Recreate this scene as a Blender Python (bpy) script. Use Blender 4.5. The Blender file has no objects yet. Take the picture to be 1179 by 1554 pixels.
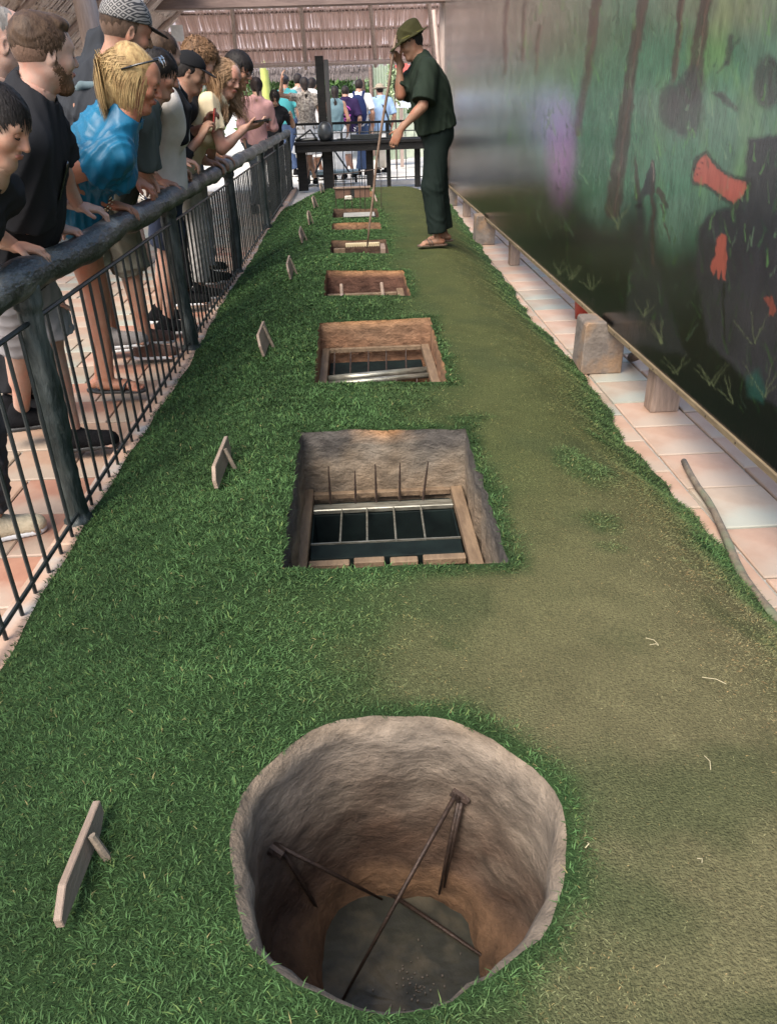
import bpy, bmesh, math, random
import numpy as np
from mathutils import Vector, Matrix, geometry

random.seed(7)
rng = np.random.default_rng(7)
S = bpy.context.scene
COL = S.collection
R = math.radians

# ------------------------------------------------------------------ camera, world, sun, exposure
PW, PH, PF = 1179.0, 1554.0, 1170.0          # photograph size and focal length in its pixels
CAM = np.array([0.0, 0.0, 1.45])


def _campx(px, py):
    return np.array([(px - PW / 2) / PF, -(py - PH / 2) / PF, -1.0])


_Y = _campx(531, 148); _Y /= np.linalg.norm(_Y)
_Z = np.cross(_campx(1531, 115), _Y); _Z /= np.linalg.norm(_Z)
if _Z[1] < 0: _Z = -_Z
_X = np.cross(_Y, _Z)
CR = np.stack([_X, _Y, _Z])                   # camera axes -> world


def on_x(px, py, x):
    r = CR @ _campx(px, py); return CAM + r * (x / r[0])


def on_y(px, py, y):
    r = CR @ _campx(px, py); return CAM + r * (y / r[1])


def on_z(px, py, z):
    r = CR @ _campx(px, py); return CAM + r * ((z - CAM[2]) / r[2])


cam = bpy.data.cameras.new('camera')
cam.sensor_fit = 'HORIZONTAL'; cam.sensor_width = 36.0; cam.lens = 36.0 * PF / PW
cam.clip_start = 0.05; cam.clip_end = 600
camo = bpy.data.objects.new('camera', cam); COL.objects.link(camo)
M4 = Matrix(CR.tolist()).to_4x4(); M4.translation = Vector(CAM.tolist())
camo.matrix_world = M4
S.camera = camo

SUN_EL, SUN_AZ = 52.0, 215.0                  # high behind the left shoulder, veiled by thin cloud
world = bpy.data.worlds.new('World'); S.world = world
world.use_nodes = True
wn = world.node_tree.nodes; wl = world.node_tree.links
sky = wn.new('ShaderNodeTexSky'); sky.sky_type = 'NISHITA'; sky.sun_disc = False
sky.sun_elevation = R(SUN_EL); sky.sun_rotation = R(SUN_AZ)
sky.air_density = 1.0; sky.dust_density = 3.0; sky.ozone_density = 0.6
wn['Background'].inputs[1].default_value = 0.15
wl.new(sky.outputs[0], wn['Background'].inputs[0])
sun = bpy.data.lights.new('sun', 'SUN'); sun.energy = 2.3; sun.angle = R(42); sun.color = (1.0, 0.95, 0.87)
suno = bpy.data.objects.new('sun', sun); COL.objects.link(suno)
_az = R(SUN_AZ)
_sd = Vector((math.sin(_az) * math.cos(R(SUN_EL)), math.cos(_az) * math.cos(R(SUN_EL)), math.sin(R(SUN_EL))))
suno.rotation_euler = _sd.to_track_quat('Z', 'Y').to_euler()

S.view_settings.view_transform = 'Standard'
S.view_settings.look = 'None'
S.view_settings.gamma = 1.0
S.view_settings.use_curve_mapping = False
S.view_settings.exposure = 1.2
S.render.engine = 'CYCLES'
S.cycles.use_denoising = True
S.cycles.max_bounces = 6; S.cycles.diffuse_bounces = 4; S.cycles.glossy_bounces = 3
S.cycles.transparent_max_bounces = 6
S.cycles.sample_clamp_indirect = 6.0
S.cycles.caustics_reflective = False; S.cycles.caustics_refractive = False

# ------------------------------------------------------------------ helpers: objects
def tag(o, label=None, cat=None, group=None, kind=None):
    if label: o['label'] = label
    if cat: o['category'] = cat
    if group: o['group'] = group
    if kind: o['kind'] = kind
    return o


def empty(name, loc, label=None, cat=None, group=None, rz=0.0):
    o = bpy.data.objects.new(name, None); COL.objects.link(o)
    o.location = loc; o.rotation_euler = (0, 0, rz); o.empty_display_size = 0.1
    return tag(o, label, cat, group)


def link(name, me, m, parent=None, smooth=False):
    """links a mesh whose vertices are in WORLD space under a parent standing unrotated at its location"""
    if m is not None:
        for mm in (m if isinstance(m, (list, tuple)) else [m]): me.materials.append(mm)
    if smooth:
        me.polygons.foreach_set('use_smooth', np.ones(len(me.polygons), bool))
    o = bpy.data.objects.new(name, me); COL.objects.link(o)
    if parent is not None:
        off = Vector((0, 0, 0)); p = parent
        while p is not None: off += p.location; p = p.parent
        me.transform(Matrix.Translation(-off))
        o.parent = parent
    return o


def np_mesh(name, v, f):
    """v (N,3) array, f (M,3|4) array"""
    me = bpy.data.meshes.new(name)
    v = np.asarray(v, np.float32); f = np.asarray(f, np.int32)
    n = f.shape[1]
    me.vertices.add(len(v)); me.vertices.foreach_set('co', v.ravel())
    me.loops.add(f.size); me.loops.foreach_set('vertex_index', f.ravel())
    me.polygons.add(len(f)); me.polygons.foreach_set('loop_start', np.arange(0, f.size, n, dtype=np.int32))
    me.update(calc_edges=True)
    return me


def set_col(me, name, c):
    a = me.color_attributes.new(name, 'FLOAT_COLOR', 'POINT')
    c = np.concatenate([c, np.ones((len(c), 1))], 1).astype(np.float32)
    a.data.foreach_set('color', c.ravel())


class MB:
    """collects simple shapes; build() links them as one mesh object"""
    def __init__(s): s.bm = bmesh.new()

    def box(s, a, b, bevel=0.0, rot=None, jit=0.0):
        a = Vector(a); b = Vector(b); c = (a + b) / 2; d = (b - a)
        r = bmesh.ops.create_cube(s.bm, size=1.0)
        vs = r['verts']
        for v in vs:
            v.co = Vector((v.co.x * d.x, v.co.y * d.y, v.co.z * d.z))
            if jit: v.co += Vector([random.uniform(-jit, jit) for _ in range(3)])
            if rot is not None: v.co = rot @ v.co
            v.co += c
        if bevel > 0:
            es = list({e for v in vs for e in v.link_edges})
            bmesh.ops.bevel(s.bm, geom=es, offset=bevel, segments=1, affect='EDGES', profile=0.6)
        return s

    def tube(s, pts, rad, n=8, cap=True, wob=0.0):
        pts = [Vector(p) for p in pts]
        rs = rad if isinstance(rad, (list, tuple)) else [rad] * len(pts)
        rings = []
        t0 = (pts[1] - pts[0]).normalized()
        ref = Vector((0, 0, 1)) if abs(t0.z) < 0.9 else Vector((1, 0, 0))
        for i, p in enumerate(pts):
            t = (pts[min(i + 1, len(pts) - 1)] - pts[max(i - 1, 0)]).normalized()
            u = t.cross(ref).normalized(); w = u.cross(t).normalized()
            ring = []
            for k in range(n):
                a = 2 * math.pi * k / n
                r = rs[i] * (1 + (random.uniform(-wob, wob) if wob else 0))
                ring.append(s.bm.verts.new(p + u * (math.cos(a) * r) + w * (math.sin(a) * r)))
            rings.append(ring)
        for i in range(len(rings) - 1):
            for k in range(n):
                s.bm.faces.new((rings[i][k], rings[i][(k + 1) % n], rings[i + 1][(k + 1) % n], rings[i + 1][k]))
        if cap:
            s.bm.faces.new(list(reversed(rings[0]))); s.bm.faces.new(rings[-1])
        return s

    def log(s, pts, rad, n=20, rough=.10, seed=0, freq=1.0):
        """a tube whose radius follows bark-like noise"""
        v0 = len(s.bm.verts); s.tube(pts, rad, n); s.bm.verts.ensure_lookup_table()
        m = len(pts); i = np.arange(m * n); ring = i // n; k = i % n
        c = [Vector(p) for p in pts]
        a = np.cos(2 * math.pi * k / n) * 2.2; b_ = np.sin(2 * math.pi * k / n) * 2.2; L = np.concatenate([[0], np.cumsum([(c[j + 1] - c[j]).length for j in range(m - 1)])])[ring] * 9 * freq
        nn = vnoise(a + L * .55 + 40, b_ + L + 40, 60 + seed, 4) - .5; n2 = 1 - 2 * np.abs(vnoise(a * 1.6 + L * .3 + 11, b_ * 1.6 + L * .35 + 11, 61 + seed, 3) - .5) * 2
        d = rough * (2.2 * nn + .45 * (n2 - .5))
        for j in range(m * n):
            v = s.bm.verts[v0 + j]; v.co = c[ring[j]] + (v.co - c[ring[j]]) * (1 + d[j])
        return s

    def lathe(s, c, prof, n=20):
        c = Vector(c); rings = []
        for r, z in prof:
            rings.append([s.bm.verts.new(c + Vector((math.cos(2 * math.pi * k / n) * r, math.sin(2 * math.pi * k / n) * r, z))) for k in range(n)])
        for i in range(len(rings) - 1):
            for k in range(n):
                s.bm.faces.new((rings[i][k], rings[i][(k + 1) % n], rings[i + 1][(k + 1) % n], rings[i + 1][k]))
        s.bm.faces.new(list(reversed(rings[0]))); s.bm.faces.new(rings[-1])
        return s

    def quad(s, *p):
        s.bm.faces.new([s.bm.verts.new(Vector(q)) for q in p]); return s

    def ell(s, c, r, seg=12):
        res = bmesh.ops.create_uvsphere(s.bm, u_segments=seg, v_segments=max(6, seg * 2 // 3), radius=1.0)
        for v in res['verts']: v.co = Vector((v.co.x * r[0], v.co.y * r[1], v.co.z * r[2])) + Vector(c)
        return s

    def build(s, name, m, parent=None, smooth=False):
        bmesh.ops.recalc_face_normals(s.bm, faces=s.bm.faces)
        me = bpy.data.meshes.new(name); s.bm.to_mesh(me); s.bm.free()
        return link(name, me, m, parent, smooth)


# ------------------------------------------------------------------ helpers: materials
MATS = {}


def nodes_of(name):
    m = bpy.data.materials.new(name); m.use_nodes = True
    nt = m.node_tree
    return m, nt.nodes, nt.links, nt.nodes['Principled BSDF']


def mat(name, c1, c2=None, rough=0.6, scale=8.0, bump=0.0, bscale=None, metal=0.0, spec=0.5, stretch=None,
        c3=None, s3=2.0, t3=0.5, rand=0.0, coat=0.0, sheen=0.0, rvar=0.0, sss=0.0, emit=0.0):
    """procedural colour: two tones mixed by noise, a third by a larger noise, per-object value shift, noise bump"""
    if name in MATS: return MATS[name]
    m, n, l, b = nodes_of(name)
    tc = n.new('ShaderNodeTexCoord'); vec = tc.outputs['Object']
    if stretch:
        mp = n.new('ShaderNodeMapping'); mp.inputs['Scale'].default_value = stretch
        l.new(vec, mp.inputs[0]); vec = mp.outputs[0]
    nz = n.new('ShaderNodeTexNoise'); nz.inputs['Scale'].default_value = scale; nz.inputs['Detail'].default_value = 6; nz.inputs['Roughness'].default_value = 0.62
    l.new(vec, nz.inputs['Vector'])
    c2 = c2 or tuple(x * 0.75 for x in c1)
    rp = n.new('ShaderNodeValToRGB'); rp.color_ramp.elements[0].position = 0.36; rp.color_ramp.elements[1].position = 0.64
    rp.color_ramp.elements[0].color = (*c2, 1); rp.color_ramp.elements[1].color = (*c1, 1)
    l.new(nz.outputs['Fac'], rp.inputs[0]); out = rp.outputs[0]
    if c3:
        n3 = n.new('ShaderNodeTexNoise'); n3.inputs['Scale'].default_value = s3; n3.inputs['Detail'].default_value = 4
        l.new(vec, n3.inputs['Vector'])
        r3 = n.new('ShaderNodeMapRange'); r3.inputs[1].default_value = t3 - 0.06; r3.inputs[2].default_value = t3 + 0.08
        l.new(n3.outputs['Fac'], r3.inputs[0])
        mx = n.new('ShaderNodeMix'); mx.data_type = 'RGBA'
        l.new(r3.outputs[0], mx.inputs[0]); l.new(out, mx.inputs[6]); mx.inputs[7].default_value = (*c3, 1); out = mx.outputs[2]
    if rand:
        oi = n.new('ShaderNodeObjectInfo')
        rr = n.new('ShaderNodeMapRange'); rr.inputs[3].default_value = 1 - rand; rr.inputs[4].default_value = 1 + rand
        l.new(oi.outputs['Random'], rr.inputs[0])
        hs = n.new('ShaderNodeHueSaturation'); l.new(rr.outputs[0], hs.inputs['Value']); l.new(out, hs.inputs['Color'])
        out = hs.outputs[0]
    l.new(out, b.inputs['Base Color'])
    b.inputs['Roughness'].default_value = rough; b.inputs['Metallic'].default_value = metal
    b.inputs['Specular IOR Level'].default_value = spec
    if rvar:
        rv = n.new('ShaderNodeMapRange'); rv.inputs[3].default_value = rough - rvar; rv.inputs[4].default_value = rough + rvar
        l.new(nz.outputs['Fac'], rv.inputs[0]); l.new(rv.outputs[0], b.inputs['Roughness'])
    if coat: b.inputs['Coat Weight'].default_value = coat; b.inputs['Coat Roughness'].default_value = 0.15
    if sheen: b.inputs['Sheen Weight'].default_value = sheen; b.inputs['Sheen Roughness'].default_value = 0.5
    if sss:
        b.inputs['Subsurface Weight'].default_value = sss; b.inputs['Subsurface Radius'].default_value = (0.012, 0.005, 0.003); b.inputs['Subsurface Scale'].default_value = 1.0
    if emit: b.inputs['Emission Color'].default_value = (*c1, 1); b.inputs['Emission Strength'].default_value = emit
    if bump:
        bn = n.new('ShaderNodeTexNoise'); bn.inputs['Scale'].default_value = bscale or scale * 3; bn.inputs['Detail'].default_value = 5
        l.new(vec, bn.inputs['Vector'])
        bu = n.new('ShaderNodeBump'); bu.inputs['Strength'].default_value = bump; bu.inputs['Distance'].default_value = 0.01
        l.new(bn.outputs['Fac'], bu.inputs['Height']); l.new(bu.outputs[0], b.inputs['Normal'])
    MATS[name] = m
    return m


def vcol_mat(name, attr='col', rough=0.6, spec=0.5, nscale=0, namt=0.25, bump=0.0, bscale=30, coat=0.0, coat_rough=0.1, translucent=0.0, stretch=None):
    m, n, l, b = nodes_of(name)
    at = n.new('ShaderNodeAttribute'); at.attribute_name = attr
    out = at.outputs['Color']
    tc = n.new('ShaderNodeTexCoord'); vec = tc.outputs['Object']
    if stretch:
        mp = n.new('ShaderNodeMapping'); mp.inputs['Scale'].default_value = stretch; l.new(vec, mp.inputs[0]); vec = mp.outputs[0]
    if nscale:
        nz = n.new('ShaderNodeTexNoise'); nz.inputs['Scale'].default_value = nscale; nz.inputs['Detail'].default_value = 6
        l.new(vec, nz.inputs['Vector'])
        mr = n.new('ShaderNodeMapRange'); mr.inputs[1].default_value = 0.25; mr.inputs[2].default_value = 0.75
        mr.inputs[3].default_value = 1 - namt; mr.inputs[4].default_value = 1 + namt
        l.new(nz.outputs['Fac'], mr.inputs[0])
        hs = n.new('ShaderNodeHueSaturation'); l.new(mr.outputs[0], hs.inputs['Value']); l.new(out, hs.inputs['Color']); out = hs.outputs[0]
    l.new(out, b.inputs['Base Color'])
    b.inputs['Roughness'].default_value = rough; b.inputs['Specular IOR Level'].default_value = spec
    if coat: b.inputs['Coat Weight'].default_value = coat; b.inputs['Coat Roughness'].default_value = coat_rough
    if translucent: b.inputs['Subsurface Weight'].default_value = 0.0
    if bump:
        bn = n.new('ShaderNodeTexNoise'); bn.inputs['Scale'].default_value = bscale; bn.inputs['Detail'].default_value = 5
        l.new(vec, bn.inputs['Vector'])
        bu = n.new('ShaderNodeBump'); bu.inputs['Strength'].default_value = bump; bu.inputs['Distance'].default_value = 0.01
        l.new(bn.outputs['Fac'], bu.inputs['Height']); l.new(bu.outputs[0], b.inputs['Normal'])
    MATS[name] = m
    return m


def sms(a, b, x):
    t = np.clip((x - a) / (b - a), 0, 1); return t * t * (3 - 2 * t)


_NS = {}
def vnoise(x, y, seed=0, octaves=3):
    """smooth 2-D value noise in 0..1"""
    if seed not in _NS: _NS[seed] = np.random.default_rng(1000 + seed).random((64, 64))
    T = _NS[seed]; out = 0; amp = 1; tot = 0
    x = np.asarray(x, float); y = np.asarray(y, float)
    for o in range(octaves):
        xi = np.floor(x).astype(int); yi = np.floor(y).astype(int)
        fx = x - xi; fy = y - yi; fx = fx * fx * (3 - 2 * fx); fy = fy * fy * (3 - 2 * fy)
        a = T[xi % 64, yi % 64]; b = T[(xi + 1) % 64, yi % 64]; c = T[xi % 64, (yi + 1) % 64]; d = T[(xi + 1) % 64, (yi + 1) % 64]
        out = out + amp * ((a * (1 - fx) + b * fx) * (1 - fy) + (c * (1 - fx) + d * fx) * fy)
        tot += amp; amp *= 0.5; x = x * 2.03 + 17.1; y = y * 2.03 + 5.3
    return out / tot
# ------------------------------------------------------------------ the mound: shape, pits
EDGE_Y = np.array([-2, 1.5, 1.88, 2.22, 2.56, 3.12, 4.0, 4.6, 5.6, 6.6, 7.6, 9.2, 11.9, 14])
EDGE_X = np.array([1.24, 1.24, 1.24, 1.225, 1.24, 1.195, 1.26, 1.27, 1.225, 1.285, 1.285, 1.35, 1.42, 1.44])
MY0, MY1 = 0.08, 12.7


def edge_r(y): return np.interp(y, EDGE_Y, EDGE_X) + 0.012 * np.sin(np.asarray(y) * 9.0) + 0.008 * np.sin(np.asarray(y) * 23.0)
def edge_l(y): return -1.085 + 0.012 * np.sin(np.asarray(y) * 1.7) + 0.006 * np.sin(np.asarray(y) * 11.0)


def hz(x, y):
    x = np.asarray(x, float); y = np.asarray(y, float)
    sl = np.clip((x - edge_l(y)) / 0.80, 0, 1); L = 0.03 + 0.27 * np.sin(sl * math.pi / 2) ** 1.25
    er = edge_r(y)
    sr = np.clip((er - x) / (er - 0.66), 0, 1); Rr = 0.012 + 0.288 * np.sin(sr * math.pi / 2) ** 1.1
    z = np.minimum(L, Rr)
    far = np.clip((MY1 - y) / 0.6, 0, 1); z = z * (0.04 + 0.96 * np.sin(far * math.pi / 2))
    nb = 0.020 * (vnoise(x * 2.2 + 9, y * 2.2 + 9, 1) - 0.5) + 0.008 * (vnoise(x * 9 + 9, y * 9 + 9, 2) - 0.5)
    return z + nb * np.clip(z / 0.1, 0, 1)


def densify(poly, step, wob, seed):
    r = np.random.default_rng(seed); out = []
    for i in range(len(poly)):
        a = np.array(poly[i], float); b = np.array(poly[(i + 1) % len(poly)], float)
        n = max(2, int(np.linalg.norm(b - a) / step)); nrm = np.array([(b - a)[1], -(b - a)[0]]); nrm /= np.linalg.norm(nrm)
        for k in range(n):
            w = r.normal(0, wob) if k else 0
            out.append(a + (b - a) * k / n + nrm * w)
    return np.array(out)


PITS = []
_t = np.linspace(0, 2 * math.pi, 56, endpoint=False)
_rr = 0.300 + 0.006 * np.sin(3 * _t + 1) + 0.005 * np.sin(7 * _t) + rng.normal(0, 0.002, 56)
PITS.append(np.stack([0.02 + _rr * np.cos(_t) * 0.995, 0.935 + _rr * np.sin(_t)], 1))
for i, q in enumerate((((-.250, 1.84), (.385, 1.80), (.388, 2.78), (-.255, 2.83)),
                       ((-.228, 3.42), (.385, 3.35), (.410, 4.51), (-.240, 4.52)),
                       ((-.235, 5.20), (.335, 5.11), (.340, 5.95), (-.240, 6.05)),
                       ((-.225, 6.78), (.265, 6.68), (.270, 7.40), (-.236, 7.43)),
                       ((-.240, 8.08), (.250, 8.02), (.255, 8.50), (-.245, 8.58)),
                       ((-.255, 8.98), (.258, 8.90), (.262, 9.65), (-.255, 9.75)),
                       ((-.240, 10.86), (.250, 10.84), (.250, 11.5), (-.240, 11.5)))):
    PITS.append(densify(q, 0.045, 0.004 if i < 3 else 0.003, 20 + i))


def inside(poly, x, y):
    c = np.zeros(np.shape(x), bool); n = len(poly)
    for i in range(n):
        x1, y1 = poly[i]; x2, y2 = poly[(i + 1) % n]
        cond = ((y1 > y) != (y2 > y))
        if y1 == y2: continue
        c ^= cond & (x < (x2 - x1) * (y - y1) / (y2 - y1) + x1)
    return c


def pdist(poly, x, y):
    d = np.full(np.shape(x), 9.0); n = len(poly)
    for i in range(n):
        a = poly[i]; b = poly[(i + 1) % n]; ab = b - a
        t = np.clip(((x - a[0]) * ab[0] + (y - a[1]) * ab[1]) / (ab @ ab + 1e-12), 0, 1)
        d = np.minimum(d, np.hypot(x - a[0] - t * ab[0], y - a[1] - t * ab[1]))
    return d


def pit_field(x, y):
    """inside-any mask and distance to the nearest pit lip"""
    ins = np.zeros(x.shape, bool); dist = np.full(x.shape, 9.0)
    for p in PITS:
        lo = p.min(0) - 0.3; hi = p.max(0) + 0.3
        k = (x > lo[0]) & (x < hi[0]) & (y > lo[1]) & (y < hi[1])
        if k.any():
            ins[k] |= inside(p, x[k], y[k]); dist[k] = np.minimum(dist[k], pdist(p, x[k], y[k]))
    return ins, dist


def wear(x, y, dist):
    """0 = lush pile, 1 = trodden flat"""
    n1 = vnoise(x * 3 + 20, y * 3 + 20, 3); n2 = vnoise(x * 11 + 20, y * 11 + 20, 4)
    bx = np.interp(y, [0, 0.75, 1.0, 1.4, 1.7, 1.9, 3.0, 4.8, 8, 12], [0.05, 0.12, 0.2, -0.10, -0.16, 0.12, 0.12, 0.22, 0.25, 0.1])
    w = sms(-0.22, 0.42, x - bx + 0.28 * (n1 - 0.5) + 0.12 * (n2 - 0.5))
    w *= sms(0.012, 0.07, dist + 0.05 * (n2 - 0.5))
    e = edge_r(y) - x
    w *= 0.25 + 0.75 * sms(0.05, 0.34, e + 0.2 * (n1 - 0.5))
    patch = sms(0.66, 0.76, vnoise(x * 4.2 + 3, y * 4.2 + 40, 6)) * 0.55
    return np.clip(w - patch * (y < 3), 0, 1)


def turf_colour(x, y, w):
    n1 = vnoise(x * 5 + 30, y * 5 + 30, 7)[:, None]; n2 = vnoise(x * 17 + 30, y * 17 + 30, 8)[:, None]
    lush = np.array([.037, .075, .024]) * (0.70 + 0.6 * n1) * (1 + .35 * sms(4, 8, y))[:, None]
    near = sms(2.5, 1.0, y - .9 * (x - .4))[:, None]
    brown = np.array([.146, .131, .066]) * near + np.array([.086, .096, .036]) * (1 - near)
    brown = brown * (0.80 + 0.4 * n2)
    brown = brown + (np.array([.062, .076, .032]) - brown) * (sms(.50, .70, n1) * 0.6)
    mid = (sms(.62, .25, w) * sms(.0, .2, w))[:, None]; brown = brown + (np.array([.058, .078, .027]) - brown) * mid * .8
    w = w[:, None]
    return lush * (1 - w) + brown * w


# ------------------------------------------------------------------ ground, floors
m_out = mat('outdoor_paving', (.62, .58, .52), (.50, .47, .42), rough=0.85, scale=2.5, bump=0.2)
def sheet(name, rects, z, m):
    b = MB()
    for x0, y0, x1, y1 in rects: b.quad((x0, y0, z), (x1, y0, z), (x1, y1, z), (x0, y1, z))
    o = b.build(name, m); return tag(o, kind='structure')
sheet('ground', [(-200, -200, -1.02, 300), (1.16, -200, 200, 300), (-1.02, -200, 1.16, 0.12), (-1.02, 12.6, 1.16, 300)], -0.035, m_out)

m_grout = mat('tile_grout', (.30, .29, .26), (.20, .20, .18), rough=0.9, scale=30, bump=0.3)
def tile_mat(name, c1, c2, c3):
    return mat(name, c1, c2, spec=.3, rough=0.60, scale=7, bump=0.15, bscale=45, c3=c3, s3=1.7, t3=0.52, rand=0.10, rvar=0.1)
m_tile_r = tile_mat('terracotta_tile', (.355, .235, .165), (.30, .19, .13), (.32, .25, .19))
m_tile_g = tile_mat('pale_tile', (.31, .24, .175), (.26, .195, .14), (.27, .265, .215))  # paler, greyer tone, laid mostly away from the turf
m_tile_s = tile_mat('dusty_red_tile', (.34, .18, .12), (.28, .135, .09), (.35, .26, .20))


def tile_mesh(w, d, seed):
    r = random.Random(seed); h = 0.016; c = 0.004
    b = bmesh.new()
    def ring(z, ins): return [b.verts.new((sx * (w / 2 - ins) + r.uniform(-.002, .002), sy * (d / 2 - ins) + r.uniform(-.002, .002), z)) for sx, sy in ((-1, -1), (1, -1), (1, 1), (-1, 1))]
    r0, r1, r2 = ring(-h, 0), ring(-c, 0), ring(0, c)
    for a, q in ((r0, r1), (r1, r2)):
        for k in range(4): b.faces.new((a[k], a[(k + 1) % 4], q[(k + 1) % 4], q[k]))
    b.faces.new(r2)
    me = bpy.data.meshes.new('tile'); b.to_mesh(me); b.free(); return me


def lay_tiles(parent, cells, w, d, mats):
    protos = []
    for mi, mm in enumerate(mats):
        for s in range(3):
            me = tile_mesh(w - 0.011, d - 0.011, 31 * mi + s); me.materials.append(mm); protos.append((mi, me))
    for x, y, mi in cells:
        me = random.choice([p for p in protos if p[0] == mi])[1]
        o = bpy.data.objects.new('tile', me); COL.objects.link(o); o.parent = parent
        o.location = (x, y, random.uniform(-.0015, .0015)); o.scale.x = 0.5 if abs(x + 1.189 + w / 4) < 1e-4 else 1.0; o.rotation_euler = (random.uniform(-.003, .003), random.uniform(-.003, .003), random.uniform(-.006, .006))


def far_tiles(parent, cells, w, d, m):
    b = MB()
    for x, y, mi in cells:
        b.box((x - w / 2 + .006, y - d / 2 + .006, -.016), (x + w / 2 - .006, y + d / 2 - .006, random.uniform(-.002, .001)))
    o = b.build('far_tiles', m, parent); tag(o, kind='stuff')


floor_r = sheet('right_floor', [(0.98, 0.3, 3.4, 14.2)], -0.012, m_grout)
TW, TD = 0.31, 0.335
near_c, far_c = [], []
for ci in range(-1, 5):
    cx = 1.305 - TW / 2 + ci * TW
    for k in range(1, 42):
        cy = 0.4 + (k + (0.5 if ci % 2 else 0.0)) * TD + 0.03
        q = random.random()
        mi = (0 if q < .93 else 1) if ci <= 0 else (0 if q < .62 else 1)
        (near_c if (cy < 9.4 and ci < 4) else far_c).append((cx, cy, mi))
lay_tiles(floor_r, near_c, TW, TD, [m_tile_r, m_tile_g]); far_tiles(floor_r, far_c, TW, TD, m_tile_r)

floor_l = sheet('left_floor', [(-5.2, 0.3, -1.02, 15.6)], -0.012, m_grout)
near_c, far_c = [], []
for k in range(4, 46):
    cy = 0.3 + k * TD
    for ci in range(0, 13):
        cx = -1.189 - TW / 2 - ci * TW + (0.5 * TW if k % 2 else 0)
        if k % 2 and ci == 0: cx = -1.189 - TW / 4
        q = random.random(); mi = (2 if q < .6 else 0) if ci <= 1 else (1 if q < .6 else 0)
        (near_c if (cy < 9.2 and ci < 9) else far_c).append((cx, cy, mi))
lay_tiles(floor_l, near_c, TW, TD, [m_tile_r, m_tile_g, m_tile_s]); far_tiles(floor_l, far_c, TW, TD, m_tile_g)
# kerb that the fence stands on, in cast lengths
m_kerb = mat('kerb_concrete', (.44, .29, .21), (.36, .24, .17), rough=0.75, scale=14, bump=0.25, c3=(.38, .34, .30), s3=4, t3=0.58, rand=0.07)
kerb = tag(empty('kerb', (-1.12, 7.0, 0)), kind='structure')
y = 0.3
while y < 15.4:
    L = random.uniform(.62, .9)
    MB().box((-1.185, y, -.02), (-1.045, min(y + L, 15.4) - .006, .030 + random.uniform(-.002, .002)), 0.006).build('kerb_stone', m_kerb, kerb)
    y += L

# ------------------------------------------------------------------ turf sheet over the mound
m_turf = vcol_mat('turf_backing', rough=0.95, spec=0.1, nscale=160, namt=0.42, bump=0.9, bscale=240)
_ys = [MY0]
while _ys[-1] < MY1: _ys.append(min(MY1, _ys[-1] + 0.035 + 0.006 * _ys[-1]))
pts = []; cons = []
outer = [(float(edge_l(v)), float(v)) for v in _ys] + [(float(x), MY1) for x in np.linspace(-1.0, 1.36, 30)] + [(float(edge_r(v)), float(v)) for v in reversed(_ys)] + [(float(x), MY0) for x in np.linspace(1.16, -1.0, 30)]
loops = [np.array(outer)] + PITS
base = 0
for lp in loops:
    n = len(lp); pts += [tuple(map(float, q)) for q in lp]; cons += [(base + i, base + (i + 1) % n) for i in range(n)]; base += n
gx, gy = [], []
for yv in _ys[1:-1]:
    st = 0.035 + 0.006 * yv
    xs = np.arange(float(edge_l(yv)) + st * .7, float(edge_r(yv)) - st * .6, st)
    gx.append(xs); gy.append(np.full(len(xs), yv))
gx = np.concatenate(gx); gy = np.concatenate(gy)
ins, dist = pit_field(gx, gy); k = (~ins) & (dist > 0.012)
pts += list(zip(gx[k].tolist(), gy[k].tolist()))
cv, _e, cf, *_ = geometry.delaunay_2d_cdt([Vector(p) for p in pts], cons, [], 1, 1e-5)
cv = np.array([(v.x, v.y) for v in cv]); cf = np.array([f for f in cf if len(f) == 3])
cen = cv[cf].mean(1)
bad = np.zeros(len(cf), bool)
for p in PITS: bad |= inside(p, cen[:, 0], cen[:, 1])
cf = cf[~bad]
# outward-facing
a = cv[cf[:, 1]] - cv[cf[:, 0]]; b_ = cv[cf[:, 2]] - cv[cf[:, 0]]
fl = (a[:, 0] * b_[:, 1] - a[:, 1] * b_[:, 0]) < 0; cf[fl] = cf[fl][:, ::-1]
z = hz(cv[:, 0], cv[:, 1])
me = np_mesh('turf_mound', np.column_stack([cv, z]), cf)
_i, dist = pit_field(cv[:, 0], cv[:, 1])
set_col(me, 'col', turf_colour(cv[:, 0], cv[:, 1], wear(cv[:, 0], cv[:, 1], dist)) * (0.60 + 0.16 * wear(cv[:, 0], cv[:, 1], dist))[:, None])
tag(link('turf_mound', me, m_turf, smooth=True), kind='structure')

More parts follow.
